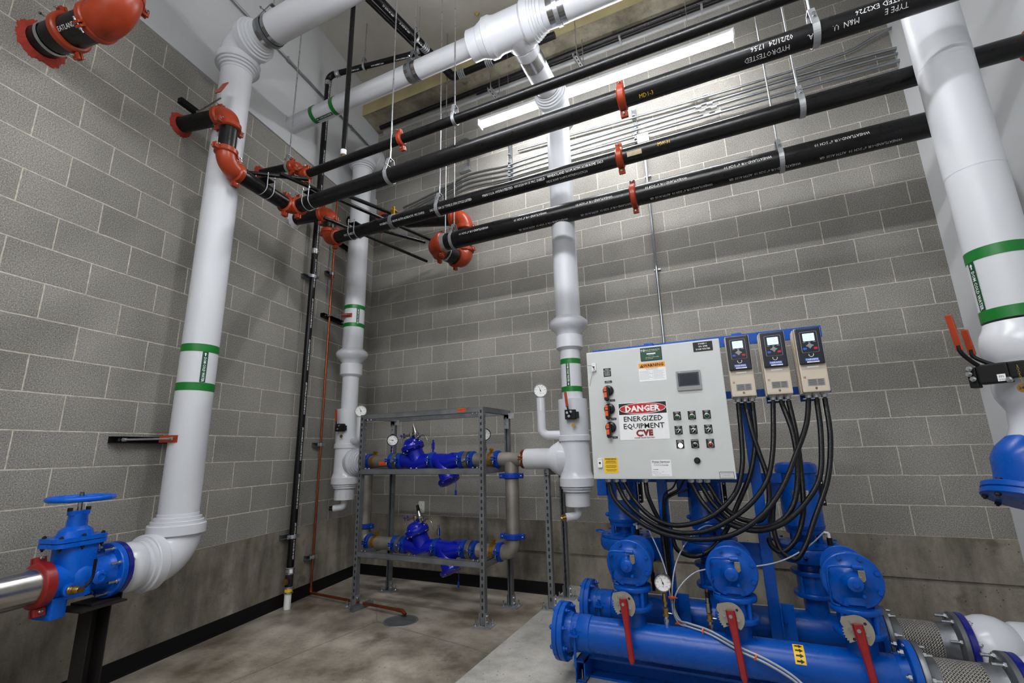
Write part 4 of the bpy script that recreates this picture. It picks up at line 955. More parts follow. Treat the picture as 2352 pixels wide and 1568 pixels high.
t = thing('conduit', (3.468, -.03, 1.9), 'vertical metal conduit dropping from the white junction box to the control panel', 'conduit'); mb = MB(); mb.cyl((3.468, -.028, 4.23), (3.468, -.028, 1.30), .0115, n=12); mb.build('tube', M['conduit'], t)
mb = MB()
for z in (3.88, 2.9): mb.box((3.475, -.012, z), .06, .02, .014, bev=.002)
mb.build('strap', M['galv'], t)
t = thing('conduit', (.1, -.5, 5.2), 'thin grey conduit running along the upper white left wall', 'conduit'); mb = MB(); mb.tube([LW(4.5, .02, 5.19), LW(.12, .02, 5.21)], .0115, 12); mb.build('tube', M['conduit'], t)
mb = MB()
for s_ in (.62, 1.7, 2.7): mb.box(LW(s_, .012, 5.215), .014, .02, .06, (L, Nn, Z))
mb.build('strap', M['galv'], t)
t = thing('conduit', (1.6, -.03, 4.5), 'short hooked conduit bend on the back wall above the stack', 'conduit'); mb = MB(); mb.tube([V((1.05, -.03, 4.95)), V((1.28, -.03, 4.99))]+arc((1.45, -.03, 5.02), V((1, 0, .15)), down, .08, 8)+[V((1.45, -.03, 4.60))], .0115, 12); mb.build('tube', M['conduit'], t)
t = thing('junction_box', (1.42, -.03, 4.55), 'small grey conduit box on the back wall left of the strut rail', 'junction box'); mb = MB(); mb.box((1.40, -.03, 4.575), .14, .05, .05, bev=.005); mb.build('box', M['galv'], t)
# flat long black pipes by the beam
t = run('steel_pipe_run', 'flat black pipe pair running under the concrete beam', (2.5, -.2, 5.4), None)
pipe(t, (.18, -.17, 5.49), (5.5, -.17, 5.49), .030, M['black'], n=20); pipe(t, (1.6, -.10, 5.52), (5.5, -.10, 5.52), .024, M['black'], n=18)
mb = MB()
for x in (2.85, 3.35, 4.15): mb.box((x, -.14, 5.46), .02, .10, .05)
mb.build('strap', M['galv'], t)
for x, lb in ((1.95, 'short trapeze strut hanging by rods at left under the beam'), (2.95, 'perforated strut hanging from the concrete beam right of the big tee')):
    t = thing('strut_trapeze', (x, -.3, 5.2), lb, 'pipe hanger'); d_ = V((.1, .9, .0)).normalized(); mb = MB(); q = V((x, -.30, 5.18)); n_ = d_.cross(Z)
    mb.box(q, .26, .041, .003, (d_, n_, Z)); mb.box(q+n_*.019+Z*.019, .26, .003, .041, (d_, n_, Z)); mb.box(q-n_*.019+Z*.019, .26, .003, .041, (d_, n_, Z)); mb.build('strut', M['galv'], t)
    mb = MB()
    for k in (-.09, .09): mb.cyl(q+d_*k, V((q.x+d_.x*k, q.y+d_.y*k, 5.57 if q.y+d_.y*k > -.38 else ZCL)), .0055, n=8)
    mb.build('threaded_rod', M['rod'], t)
    mb = MB()
    for k in (-.1, -.05, 0, .05, .1): mb.prism(rrect(.028, .012, .0055), q+d_*k-Z*.0016, d_, n_, .0006, nrm=down)
    mb.build('slot', M['gal_in'], t)
# rod anchor patches
for x, y in ((.95, -1.62), (1.9, -.62), (2.25, -.9)):
    mb = MB(); R0 = [V((x+math.cos(2*PI*i/14)*(.03+random.uniform(-.006, .006)), y+math.sin(2*PI*i/14)*.03, ZCL-.001)) for i in range(14)]; mb.rings([R0, [V((p.x*.3+x*.7, p.y*.3+y*.7, ZCL-.03)) for p in R0]], caps=(False, True)); o = mb.build('anchor_patch', plain('foam_patch', (176, 158, 104), .9, 0, .2, 20)); o['label'] = {.95: 'brownish foam patch on the ceiling left of the thin vertical black pipe', 1.9: 'brownish foam patch on the ceiling farthest right of the three', 2.25: 'brownish foam patch on the ceiling between the other two'}[x]; o['category'] = 'ceiling patch'; o['group'] = 'foam patches on the ceiling'

# ------------------------------------------------------------------ gate valve at lower left
zV = .70; oV = .30; vp = lambda s_, z=zV, o=oV: LW(s_, o, z)
t = thing('gate_valve', vp(3.0, .55), 'blue gate valve with handwheel and flange, on a black stand at lower left', 'gate valve')
mb = MB(); mb.lathe(vp(2.845), L, [(0, .085), (0, .140), (.024, .140), (.028, .136), (.028, .10), (.04, .092), (.10, .086), (.30, .086), (.312, .092)], 44); mb.sphere(vp(3.02), .098, 28, (1, 1, 1.02)); mb.box(vp(3.10, .585), .07, .13, .10, (L, Nn, Z), bev=.012); mb.build('body', M['vblue'], t)
mb = MB(); mb.lathe(vp(2.817), L, [(0, .085), (0, .141), (.026, .141), (.026, .085)], 44); mb.build('mating_flange', M['wrapblue'], t)
def taper(mb, z0, w0, d0, z1, w1, d1, s_, rr=.03):
    A = rrect(w0, d0, min(rr, w0/2.01, d0/2.01), 5); B = rrect(w1, d1, min(rr, w1/2.01, d1/2.01), 5)
    mb.rings([[vp(s_+a, z0, oV+b) for a, b in A], [vp(s_+a, z1, oV+b) for a, b in B]][::1])
mb = MB(); taper(mb, .62, .13, .19, .865, .175, .135, 3.03, .05); mb.build('bonnet_neck', M['vblue'], t)
mb = MB()
for z0, z1 in ((.862, .882), (.886, .906)): taper(mb, z0, .235, .165, z1, .235, .165, 3.045, .03)
taper(mb, .905, .15, .12, .935, .135, .11, 3.045, .05); taper(mb, .935, .13, .105, .955, .085, .08, 3.045, .038); taper(mb, .955, .085, .08, 1.015, .08, .076, 3.045, .038); taper(mb, 1.01, .095, .05, 1.03, .095, .05, 3.045, .02); mb.build('bonnet', M['vblue'], t)
for a, b in ((-.095, .06), (0, .068), (.095, .06), (-.095, -.06), (.095, -.06)):
    mb = MB(); q = vp(3.045+a, .906, oV+b); mb.hexb(q, Z, .010, .008, .004); mb.hexb(q-Z*.046, down, .010, .009, .008); mb.build('bolt', M['rust'], t)
mb = MB()
for k in (-1, 1): mb.hexb(vp(3.045+k*.042, 1.03, oV), Z, .012, .016)
mb.build('gland_bolt', M['rust'], t)
mb = MB(); mb.cyl(vp(3.045, 1.02), vp(3.045, 1.115), .011); mb.hexb(vp(3.045, 1.108), Z, .011, .014); mb.build('stem', M['fitting'], t)
hw = vp(3.045, 1.085); mb = MB(); R = .13; mb.tube([hw+L*R*math.cos(2*PI*i/48)+Nn*R*math.sin(2*PI*i/48)+Z*.006 for i in range(48)], .0135, 12, closed=True)
for i in range(5):
    a = 2*PI*i/5+.3; d_ = L*math.cos(a)+Nn*math.sin(a); mb.tube([hw+Z*.004, hw+d_*R*.5+Z*-.002, hw+d_*R*.95+Z*.005], [.016, .012, .010], 8)
mb.lathe(hw-Z*.012, Z, [(0, .022), (.03, .022)], 20); mb.build('handwheel', M['vblue'], t)
a0 = rad_at(vp(2.9), L, 0)
for i in range(8):
    th = 2*PI*i/8+.39; d_ = Nn*math.cos(th)+Z*math.sin(th); q = vp(2.817)+d_*.120
    mb = MB(); mb.hexb(q, -L, .012, .012, .006); mb.hexb(q+L*.056, L, .012, .012); mb.cyl(q-L*.004, q+L*.105, .0075, n=12); mb.build('flange_bolt', M['bolt'], t)
mb = MB(); q = vp(2.955, .69, oV+.096); mb.lathe(q-Nn*.02, Nn, [(0, .034), (.022, .034), (.028, .028), (.03, .018), (.026, .016)], 26); mb.build('boss', M['vblue'], t)
mb = MB(); q = vp(3.085, .665, oV+.075); mb.lathe(q, Nn, [(0, .03), (.02, .03), (.022, .02)], 20); d2 = (Nn-L*.15).normalized(); mb.build('boss', M['vblue'], t)
mb = MB(); mb.lathe(q+Nn*.02, d2, [(0, .017), (.006, .020), (.012, .017), (.018, .020), (.026, .017), (.032, .020), (.05, .016), (.056, .013), (.066, .015)], 20); bv_ = mb.build('drain_cock', M['brass'], t)
mb = MB(); g = q+Nn*.07; mb.tube(crom([g, g-L*.035+Z*.008, g-L*.06+Z*.04, g-L*.062+Z*.085], 5), .006, 8); mb.box(g-L*.062+Z*.10, .014, .007, .06, (L, Nn, Z), bev=.003); mb.build('cock_lever', M['blk'], bv_)
mb = MB()
for k, tx in enumerate(('DI', '2024', '200PSI')): text(mb, tx, .028, vp(3.0, .83-.035*k, oV+.0925-.006*k), -L, Z, lift=.0)
mb.build('raised_letters', M['vblue'], t)
# stainless pipe with red coupling
t = thing('stainless_pipe', vp(3.4, .6), 'shiny stainless pipe entering from the left edge with a dark red coupling', 'stainless pipe')
pipe(t, vp(3.17), vp(5.2), r6, M['ss'], n=56); coupling(t, vp(3.165), L, r6, V((0, 0, 1))+Nn*-.25, M['redcoup'], .058)
# stand
t = thing('pipe_stand', vp(2.93, 0), 'black steel angle stand with top plate under the blue gate valve', 'pipe stand')
b0 = vp(2.90, 0); mb = MB(); mb.box(b0+Z*.27+L*.03, .006, .09, .54, (L, Nn, Z)); mb.box(b0+Z*.27-L*.015-Nn*.045, .09, .006, .54, (L, Nn, Z)); mb.box(b0+Z*.27-L*.06, .006, .09, .54, (L, Nn, Z)); mb.build('post', M['rust'], t)
mb = MB(); mb.box(b0+Z*.546+Nn*.02+L*.02, .22, .19, .010, (L, Nn, Z), bev=.002); mb.box(b0+Z*.556-L*.01, .14, .15, .008, (L, Nn, Z)); mb.box(b0+Z*.585-L*.09, .006, .14, .07, (L, Nn, Z)); mb.build('top_plate', M['rust'], t)
mb = MB(); mb.box(b0+Z*.006, .2, .2, .012, (L, Nn, Z)); mb.build('base_plate', M['rust'], t)
# outlet
t = thing('outlet', (.835, -.004, .66), 'white duplex outlet on the back wall behind the steel rack', 'outlet'); mb = MB(); mb.prism(rrect(.07, .115, .006), (.835, 0, .72), X, Z, .008, nrm=-Y); mb.build('cover_plate', M['outlet'], t)
for k in (-.021, .021): 
    mb = MB(); mb.prism(rrect(.034, .028, .01), (.835, -.008, .72+k), X, Z, .002, nrm=-Y); r_ = mb.build('receptacle', M['outlet'], t); mb = MB()
    for a in (-.007, .007): mb.box((.835+a, -.0104, .722+k), .002, .001, .008)
    mb.lathe((.835, -.0099, .711+k), -Y, [(0, .0025), (.001, .0025)], 8); mb.build('slot', M['txt'], r_)

# ------------------------------------------------------------------ steel rack
def channel(mb, p, q, opn, w=.041, slots=None):
    """strut channel from p to q, open side towards opn"""
    p = V(p); q = V(q); d = (q-p).normalized(); o = V(opn).normalized(); s = d.cross(o); ln = (q-p).length; c = (p+q)/2; th = .003
    mb.box(c-o*w/2, ln, th, w, (d, o, s)); 
    for k in (-1, 1): mb.box(c+s*k*(w/2-th/2), ln, w, th, (d, o, s)); mb.box(c+o*(w/2-th/2)+s*k*(w/2-.006), ln, th, .010, (d, o, s))
def slotrow(mb, p, q, nrm, w=.041, pitch=.0508):
    p = V(p); q = V(q); d = (q-p).normalized(); n = V(nrm).normalized(); s = n.cross(d); ln = (q-p).length; mb.m = 1; a = .03
    while a < ln-.01: mb.prism(rrect(.028, .014, .0069, 4), p+d*a+n*(w/2+.0015), d, s, .0007, nrm=n); a += pitch
    mb.m = 0
def foot(parent, x, y, z0, wide=X):
    mb = MB(); mb.box((x, y, z0+.004), .15 if wide is X else .12, .12 if wide is X else .15, .008, bev=.002); mb.box((x-.026, y, z0+.05), .005, .05, .09); mb.box((x+.026, y, z0+.05), .005, .05, .09); mb.box((x, y+.026, z0+.05), .055, .005, .09); f_ = mb.build('base_plate', M['galv'], parent)
    mb = MB()
    for dx, dy in ((-.058, -.03), (.058, .03)): mb.hexb((x+dx, y+dy, z0+.008), Z, .011, .009, .032)
    for z in (.03, .07): mb.hexb((x+.0285, y, z0+z), X, .009, .007)
    mb.build('anchor_bolt', M['bolt'], f_)
XL, XR, YFn, YB_ = .80, 2.07, -.895, -.415; ZT = 1.62
t = thing('steel_rack', (1.45, -.65, 0), 'open galvanised strut rack carrying two levels of blue valves', 'rack')
rack = t
for x, y in ((XL, YFn), (XR, YFn), (XL-.03, YB_), (XR, YB_)):
    mb = MB(); channel(mb, (x, y, .012), (x, y, ZT+.02), Y if y == YFn else -Y)
    if y == YFn: slotrow(mb, (x, y, .05), (x, y, ZT), -Y)
    mb.build('leg', [M['galvd'], M['gal_in']], t)
    foot(t, x, y, 0)
for z, nm in ((ZT, 'top_beam'), (1.125, 'shelf_beam'), (.425, 'shelf_beam')):
    for y in (YFn, YB_):
        if y == YB_ and z > 1.5 or z < 1.5:
            pass
        mb = MB(); channel(mb, (XL+.02, y, z), (XR-.02, y, z), Z if z < 1.5 else down); mb.build(nm, M['galvd'], t)
    for x in (XL, XR) + ((1.42,) if z < 1.5 else ()):
        mb = MB(); channel(mb, (x, YFn+.02, z), (x, YB_-.02, z), Z if z < 1.5 else down); mb.build('cross_beam', M['galvd'], t)
mb = MB()
for x in (XL, XR):
    for z in (ZT, 1.125, .425):
        for dx in (.05, .09):
            sx_ = 1 if x == XL else -1
            mb.hexb((x+sx_*dx, YFn, z+.024 if z < 1.5 else z-.022), Z if z < 1.5 else down, .010, .009)
for x in (1.42, 1.36): 
    for z in (1.125, .425): mb.hexb((x, YFn, z+.024), Z, .010, .009)
for y in (YFn, YB_):
    for x in (XL-.03 if y == YB_ else XL, XR):
        for z in (ZT-.05, ZT-.10): mb.hexb((x+.024, y, z), X, .009, .007); mb.hexb((x, y-.024, z), -Y, .009, .006)
mb.build('bolt', M['bolt'], t)
mb = MB()
for x, y in ((XL-.03, YB_), (XR, YB_)): mb.box((x, y-.026, ZT-.08), .05, .005, .13); mb.box((x+.03, y-.026, ZT-.03), .10, .005, .05)
mb.build('corner_plate', M['galv'], t)
mb = MB(); mb.box((1.885, YFn-.0225, ZT+.005), .085, .001, .026); st = mb.build('orange_label', M['orl'], t); mb = MB(); text(mb, 'KD44386ACD', .014, (1.885, YFn-.0232, ZT+.005), X, Z, bold=1); mb.build('lettering', M['txt'], st)

yR = -.65; zU = 1.21; zL = .475; rS = .0572
t = thing('manifold_pipe', (1.4, yR, zL), 'grey stainless manifold looping between upper and lower rack levels with blue couplings', 'stainless pipe')
xr = 2.215; xl = .655
for z in (zU, zL):
    pipe(t, (.56 if z == zU else xl+.06, yR, z), (1.08, yR, z), rS, M['ssd']); pipe(t, (1.74, yR, z), (xr-.09, yR, z), rS, M['ssd'])
pipe(t, (xr+.1, yR, zU), (2.345, yR, zU), rS, M['ssd'])
mb = MB(); mb.cyl((xr-.10, yR, zU), (xr+.11, yR, zU), rS*1.03, n=32); mb.cyl((xr, yR, zU-.02), (xr, yR, zU-.13), rS*1.03, n=32); mb.build('tee', M['ssd'], t)
pipe(t, (xr, yR, zU-.12), (xr, yR, zL+.10), rS, M['ssd']); bend(t, (xr, yR, zL), down, -X, rS, M['ssd'], R=.09, fat=1.03)
pipe(t, (xl, yR, zU-.02), (xl, yR, zL+.08), rS*.9, M['ssd']); bend(t, (xl, yR, zL), down, X, rS, M['ssd'], R=.08, fat=1.02)
def bc_(x, z, ax=X, ear=V((0, -.75, 1)), w=.048, r=rS, mt='cblue'): return coupling(t, (x, yR, z), ax, r, ear, M[mt], w)
for z in (zU, zL):
    for x in (.675, .96, 1.06, 1.42, 1.73, 1.84, 2.085) if z == zU else (.72, 1.03, 1.13, 1.475, 1.755, 1.86, 2.095): bc_(x, z, ear=V((0, -1, .10)))
bc_(xr, zU-.135, Z, X); bc_(xr, zL+.125, Z, X); bc_(xl, zL+.14, Z, X, r=rS*.9); bc_(xl+.0, zU-.1, Z, X, r=rS*.9)
c_ = coupling(t, (2.335, yR, zU), X, rS*1.02, V((0, -1, .1)), M['copper'], .045)
for z, xs in ((zU, (1.01, 1.785)), (zL, (1.08, 1.81))):
    for x in xs: mb = MB(); mb.lathe((x-.022, yR, z), X, [(0, rS), (0, .074), (.044, .074), (.044, rS)], 32); mb.build('wafer_valve', M['ring'], t); mb = MB(); mb.hexb((x, yR-.074, z), -Y, .014, .012); mb.build('stem_bolt', M['bolt'], t)
mb = MB(); bandcyl(mb, (.885, yR, zU-.01), X, rad_at((.885, yR, zU), X, .1), rS, -.048, .048, -.42, .42); mb.build('orange_sticker', M['orl'], t)
mb = MB(); mb.lathe((2.35, yR, zU), X, [(0, .07), (0, .0815), (.004, .083), (.27, .083), (.27, .07)], 44); mb.build('white_jacket', M['white'], t)
for x, z in ((.742, zU), (2.025, zU), (.79, zL), (2.03, zL)):
    k = thing('pipe_clamp', (x, yR, z), {(.742, zU): 'yellow zinc pipe clamp at the left end of the upper rack pipe', (2.025, zU): 'yellow zinc pipe clamp at the right end of the upper rack pipe', (.79, zL): 'yellow zinc pipe clamp at the left end of the lower rack pipe', (2.03, zL): 'yellow zinc pipe clamp at the right end of the lower rack pipe'}[(x, z)], 'pipe clamp', 'yellow zinc strut clamps on the rack pipes')
    mb = MB(); mb.lathe((x-.016, yR, z), X, [(0, rS+.001), (0, rS+.006), (.032, rS+.006), (.032, rS+.001)], 28); mb.box((x, yR, z+rS+.018), .032, .012, .03, bev=.003); mb.cyl((x, yR-.02, z+rS+.026), (x, yR+.02, z+rS+.026), .013, n=12); mb.build('band', M['gold'], k)
def prv(z, x0, label, g):
    t = thing('pressure_valve', (x0+.16, yR, z-.05), label, 'control valve', 'blue pressure reducing valves'); d = V((-.36, -.12, 1)).normalized(); c = V((x0+.16, yR, z))
    mb = MB(); mb.tube([(x0, yR, z), (x0+.05, yR, z), (x0+.10, yR, z-.012), (x0+.17, yR, z-.022), (x0+.25, yR, z-.008), (x0+.31, yR, z), (x0+.33, yR, z)], [rS*1.08, rS*1.1, .072, .082, .072, rS*1.12, rS*1.08], 28); mb.lathe(c-d*.03+X*.01, d, [(0, .082), (.05, .080), (.11, .070), (.125, .074), (.135, .092), (.142, .100)], 32); mb.build('body', M['dblue'], t)
    f_ = c+d*.114; mb = MB(); mb.lathe(f_, d, [(0, .06), (.002, .104), (.018, .107), (.022, .104), (.022, .099), (.026, .099), (.026, .107), (.045, .104), (.055, .084), (.082, .074), (.100, .05), (.104, .02)], 36); mb.build('bonnet', M['dblue'], t)
    a, b, _ = basis(d)
    for i in range(8):
        q = f_+(a*math.cos(PI*i/4)+b*math.sin(PI*i/4))*.094; mb = MB(); mb.hexb(q+d*.044, d, .008, .007); mb.hexb(q-d*.002, -d, .008, .007); mb.build('bolt', M['bolt'], t)
    mb = MB(); tp = c+d*.232
    for k, (dx, dz) in enumerate(((-.07, .0), (-.03, .015), (.02, .01), (.06, -.0), (.10, .0))): mb.cyl(tp+X*dx+Z*dz, tp+X*(dx+.028)+Z*(dz+.004), .009, n=10); mb.hexb(tp+X*dx+Z*dz, X, .011, .008)
    mb.tube(crom([tp-X*.09-Z*.05, tp-X*.095, tp-X*.05+Z*.02, tp+X*.02+Z*.015], 6), .0052, 8)
    mb.tube(crom([tp+X*.09, tp+X*.16+Z*.015, tp+X*.20-Z*.02, tp+X*.215-Z*.085], 6), .0052, 8); mb.tube(crom([tp+X*.05-Z*.01, tp+X*.03-Z*.05, tp-X*.0-Z*.07], 6), .0052, 8); mb.tube([tp+X*.10+Z*.01, tp+X*.04-Z*.06], .003, 6); mb.lathe(tp+X*.02-Z*.012, Z, [(0, .012), (.03, .020), (.05, .018), (.055, .008)], 16); mb.build('pilot_tubing', M['fitting'], t)
    pb_ = tp+X*.075+Z*.01; pd = V((-.28, -.05, 1)).normalized(); mb = MB(); mb.lathe(pb_-pd*.03, pd, [(0, .020), (.03, .026), (.04, .034), (.052, .034), (.058, .026), (.088, .020), (.12, .012), (.14, .006), (.15, .003)], 20); mb.build('pilot_valve', M['fitting'], t)
    if g:
        mb = MB(); mb.lathe(pb_+pd*.055, pd, [(0, .017), (.07, .013), (.072, .008)], 16); mb.build('pilot_cap', M['blk'], t)
    mb = MB()
    for dx, dz in ((-.065, .03), (-.10, .015)): mb.sphere(tp+X*dx+Z*dz, .010, 10, (1, .6, 1))
    mb.build('cock_handle', M['dblue'], t)
    q = V((x0+.34, yR-.01, z+.075)); mb = MB(); mb.cyl(q, q+Z*.11, .008, n=10); mb.cyl(q+Z*.03, q+Z*.08, .014, n=12); mb.build('ball_valve', M['fitting' if g else 'dblue'], t); mb = MB(); mb.box(q+X*.018+Z*.055-Y*.012, .010, .006, .065, bev=.003); mb.build('cock_handle', M['dblue'], t)
    return t
prv(zU, 1.085, 'dark blue pressure valve with slanted bonnet and steel pilot, on the upper rack level', 0)
prv(zL, 1.155, 'dark blue pressure valve with black capped pilot, on the lower rack level', 1)
def strainer(z, x0, label):
    t = thing('strainer', (x0+.15, yR, z-.2), label, 'strainer', 'blue y-strainers after the valves'); d = V((.50, -.10, -.86)).normalized()
    mb = MB(); mb.tube([(x0, yR, z), (x0+.04, yR, z), (x0+.10, yR, z-.01), (x0+.16, yR, z-.02), (x0+.22, yR, z), (x0+.29, yR, z)], [rS*1.08, rS*1.1, .070, .078, .068, rS*1.08], 28); mb.cyl((x0+.24, yR, z), (x0+.24, yR, z+.066), .05, n=22)
    c = V((x0+.08, yR, z-.005)); mb.lathe(c, d, [(0, .070), (.10, .070), (.17, .076), (.178, .094), (.182, .098)], 32); mb.build('body', M['dblue'], t)
    mb = MB(); mb.lathe(c+d*.178, d, [(0, .06), (0, .098), (.014, .100), (.016, .096), (.03, .094), (.036, .05), (.04, .03)], 32); mb.build('cover', M['dblue'], t)
    a, b, _ = basis(d)
    for i in range(6):
        q = c+d*.205+(a*math.cos(PI*i/3)+b*math.sin(PI*i/3))*.083; mb = MB(); mb.hexb(q, d, .008, .006); mb.build('bolt', M['bolt'], t)
    e = c+d*.215+X*.06; mb = MB(); mb.tube([e+Z*.03, e, e-Z*.03+X*.004, e-Z*.06], .003, 6); mb.box(e-Z*.085, .018, .005, .045, bev=.002); mb.build('tag', M['cblue'], t)
    return t
strainer(zU, 1.43, 'dark blue strainer with downward leg on the upper rack level'); strainer(zL, 1.46, 'dark blue strainer with downward leg on the lower rack level')
for x, z, lb, an in ((.955, 1.405, 'dial gauge standing on the upper rack pipe at left', 3.0), (1.965, 1.425, 'dial gauge half hidden behind the right front rack leg', .8)):
    g = dial((x, yR-.01, z), camd((x, yR, z)), .054, lb, ang=an, dark=True)
    mb = MB(); mb.cyl((x, yR, zU+rS), (x, yR, z-.05), .009, n=12); mb.cyl((x, yR, zU+.08), (x, yR, zU+.11), .014, n=12); mb.build('stem', M['fitting'], g); mb = MB()
    for k in range(2): mb.sphere((x, yR-.02, zU+.10+.03*k), .010, 10)
    mb.build('cock_handle', M['dblue'], g)
# support posts on the pad
for x, y, lb, op in ((2.535, -.66, 'front slotted strut post under the white pipe end, on the pad', Y), (2.555, -.36, 'rear slotted strut post, standing behind the front one on the pad', -Y)):
    t = thing('support_post', (x, y, .1), lb, 'strut post', 'slotted strut posts under the white pipe'); mb = MB(); channel(mb, (x, y, .112), (x, y, 1.13), op); slotrow(mb, (x, y, .14), (x, y, 1.11), -Y); mb.build('post', [M['galvd'], M['gal_in']], t); foot(t, x, y, .1)
mb = MB(); channel(mb, (2.545, -.70, 1.105), (2.545, -.32, 1.105), Z); mb.build('arm', M['galvd'], t)

# ------------------------------------------------------------------ booster pump skid
yH, yK, zH = -1.67, -1.18, .33; PX = (3.25, 3.742, 4.234); FX = (3.372, 3.857, 4.335)
t = thing('skid_frame', (3.8, -1.4, .1), 'blue welded base channels and two upright posts carrying the control panel', 'frame')
for y, lb in ((-1.56, 0), (-1.20, 1)):
    mb = MB(); channel(mb, (3.10, y, .15), (4.46, y, .15), -Y if lb == 0 else Y, .10); mb.build('base_channel', M['blue'], t)
for x in (3.075, 4.44):
    mb = MB(); th = .006; w, h = .052, .10
    mb.box((x, -1.40, .1+th/2), w, .58, th); mb.box((x, -1.40, .1+h-th/2), w, .58, th)
    for k in (-1, 1): mb.box((x+k*(w/2-th/2), -1.40, .1+h/2), th, .58, h)
    ft = mb.build('cross_tube', M['blue'], t); mb = MB(); mb.hexb((x, -1.655, .108), Z, .010, .009, .035); mb.box((x, -1.655, .107), .035, .035, .003); mb.build('anchor_bolt', M['bolt'], ft)
for x in (3.522, 4.026):
    mb = MB(); mb.box((x, -1.335, 1.01), .055, .045, 1.62+.20, bev=.003); p_ = mb.build('post', M['blue'], t)
    mb = MB(); mb.box((x+.058, -1.34, .33), .065, .008, .30); mb.box((x+.028, -1.37, .33), .006, .07, .30); mb.hexb((x+.045, -1.345, .40), -Y, .010, .008); mb.build('gusset', M['blue'], p_)
mb = MB(); mb.box((3.80, -1.292, 1.890), 1.31, .012, .065); mb.build('top_rail', M['blue'], t)
mb = MB(); mb.box((3.95, -1.292, 1.568), 1.0, .012, .042); mb.build('middle_rail', M['blue'], t)
mb = MB(); mb.box((3.65, -1.30, 1.10), 1.0, .02, .05); mb.build('lower_rail', M['blue'], t)
mb = MB()
for x in (4.02, 4.18, 4.345): mb.box((x, -1.30, 1.70), .09, .01, .39)
mb.build('drive_bracket', M['blue'], t)
for x0, x1 in ((3.35, 3.50), (3.84, 4.0)): mb = MB(); mb.box(((x0+x1)/2, -1.30, .70), x1-x0, .012, .12); mb.build('pump_arm', M['blue'], t)

def flange_bolts(parent, c, ax, R, n, th, rb=.010, mat='blue', phase=.2, sh=.012, both=True):
    a, b, d = basis(ax); c = V(c)
    for i in range(n):
        q = c+(a*math.cos(2*PI*i/n+phase)+b*math.sin(2*PI*i/n+phase))*R; mb = MB(); mb.hexb(q+d*th/2, d, rb, rb*.9, sh)
        if both: mb.hexb(q-d*th/2, -d, rb, rb*.9, sh*.4)
        mb.build('bolt', M[mat], parent)
def header(y, label):
    t = thing('header_pipe', (3.8, y, zH), label, 'header pipe', 'blue header pipes of the pump skid'); c = lambda x: V((x, y, zH)); r = r6
    mb = MB(); mb.cyl(c(3.03), c(4.475), r, n=56); mb.lathe(c(3.03), X, [(0, r*1.02), (.03, r*.97), (.035, r*1.0), (.045, r*1.06), (.115, r*1.06), (.12, r)], 48, caps=(False, False)); mb.build('pipe', M['blue'], t)
    mb = MB(); mb.lathe(c(2.965), X, [(0, .02), (0, .137), (.003, .140), (.021, .140), (.024, .137), (.024, .133), (.027, .133), (.027, .137), (.030, .140), (.052, .140), (.055, .137), (.055, .10), (.07, .092), (.085, .088)], 52); f_ = mb.build('blind_flange', M['blue'], t); flange_bolts(f_, c(2.992), X, .120, 8, .056, .012, phase=.39)
    mb = MB(); mb.lathe(c(4.44), X, [(0, .087), (.02, .095), (.032, .10), (.034, .138), (.037, .141), (.06, .141), (.062, .10)], 52); mb.build('end_flange', M['blue'], t)
    # u-bolt saddle
    mb = MB(); mb.tube([V((3.075, y-.090, zH-.13)), V((3.075, y-.090, zH+.012))], .0075, 8)
    mb.box((3.075, y-.098, zH+.016), .05, .035, .006); mb.hexb((3.075, y-.09, zH+.02), Z, .013, .012, .018); mb.box((3.085, y-.082, zH+.02), .06, .006, .03); mb.lathe(c(3.068), X, [(0, r*1.07), (.014, r*1.07)], 40, caps=(False, False)); mb.build('u_bolt', M['blue'], t)
    return t
hF = header(yH, 'large bright blue header pipe along the front of the pump skid'); hB_ = header(yK, 'blue header pipe at the back of the skid beneath the pumps')
mb = MB(); at = V((4.09, yH, zH)); rd = rad_at(at, X, .48*-1); bandcyl(mb, at, X, rd, r6, -.021, .021, -.52, .52); lb = mb.build('arrow_sticker', M['yel'], hF)
mb = MB(); w = rd.cross(X)
for k in range(4):
    out = []
    for px_, pz_ in ((-.014, -.0035), (.001, -.0035), (.001, -.009), (.016, 0), (.001, .009), (.001, .0035), (-.014, .0035)):
        th = (-pz_+(1.5-k)*.0215)/r6; out.append(at+X*(px_)+(rd*math.cos(th)+w*math.sin(th))*(r6+.0009))
    mb.add(out, [list(range(7))])
mb.build('arrow', M['txt'], lb)
mb = MB(); text_cyl(mb, 'SCH 40', .018, (3.9, yK, zH), X, rad_at(V((3.9, yK, zH)), X, -.5), r6, 1); mb.build('stencil', M['txtw'], hB_)

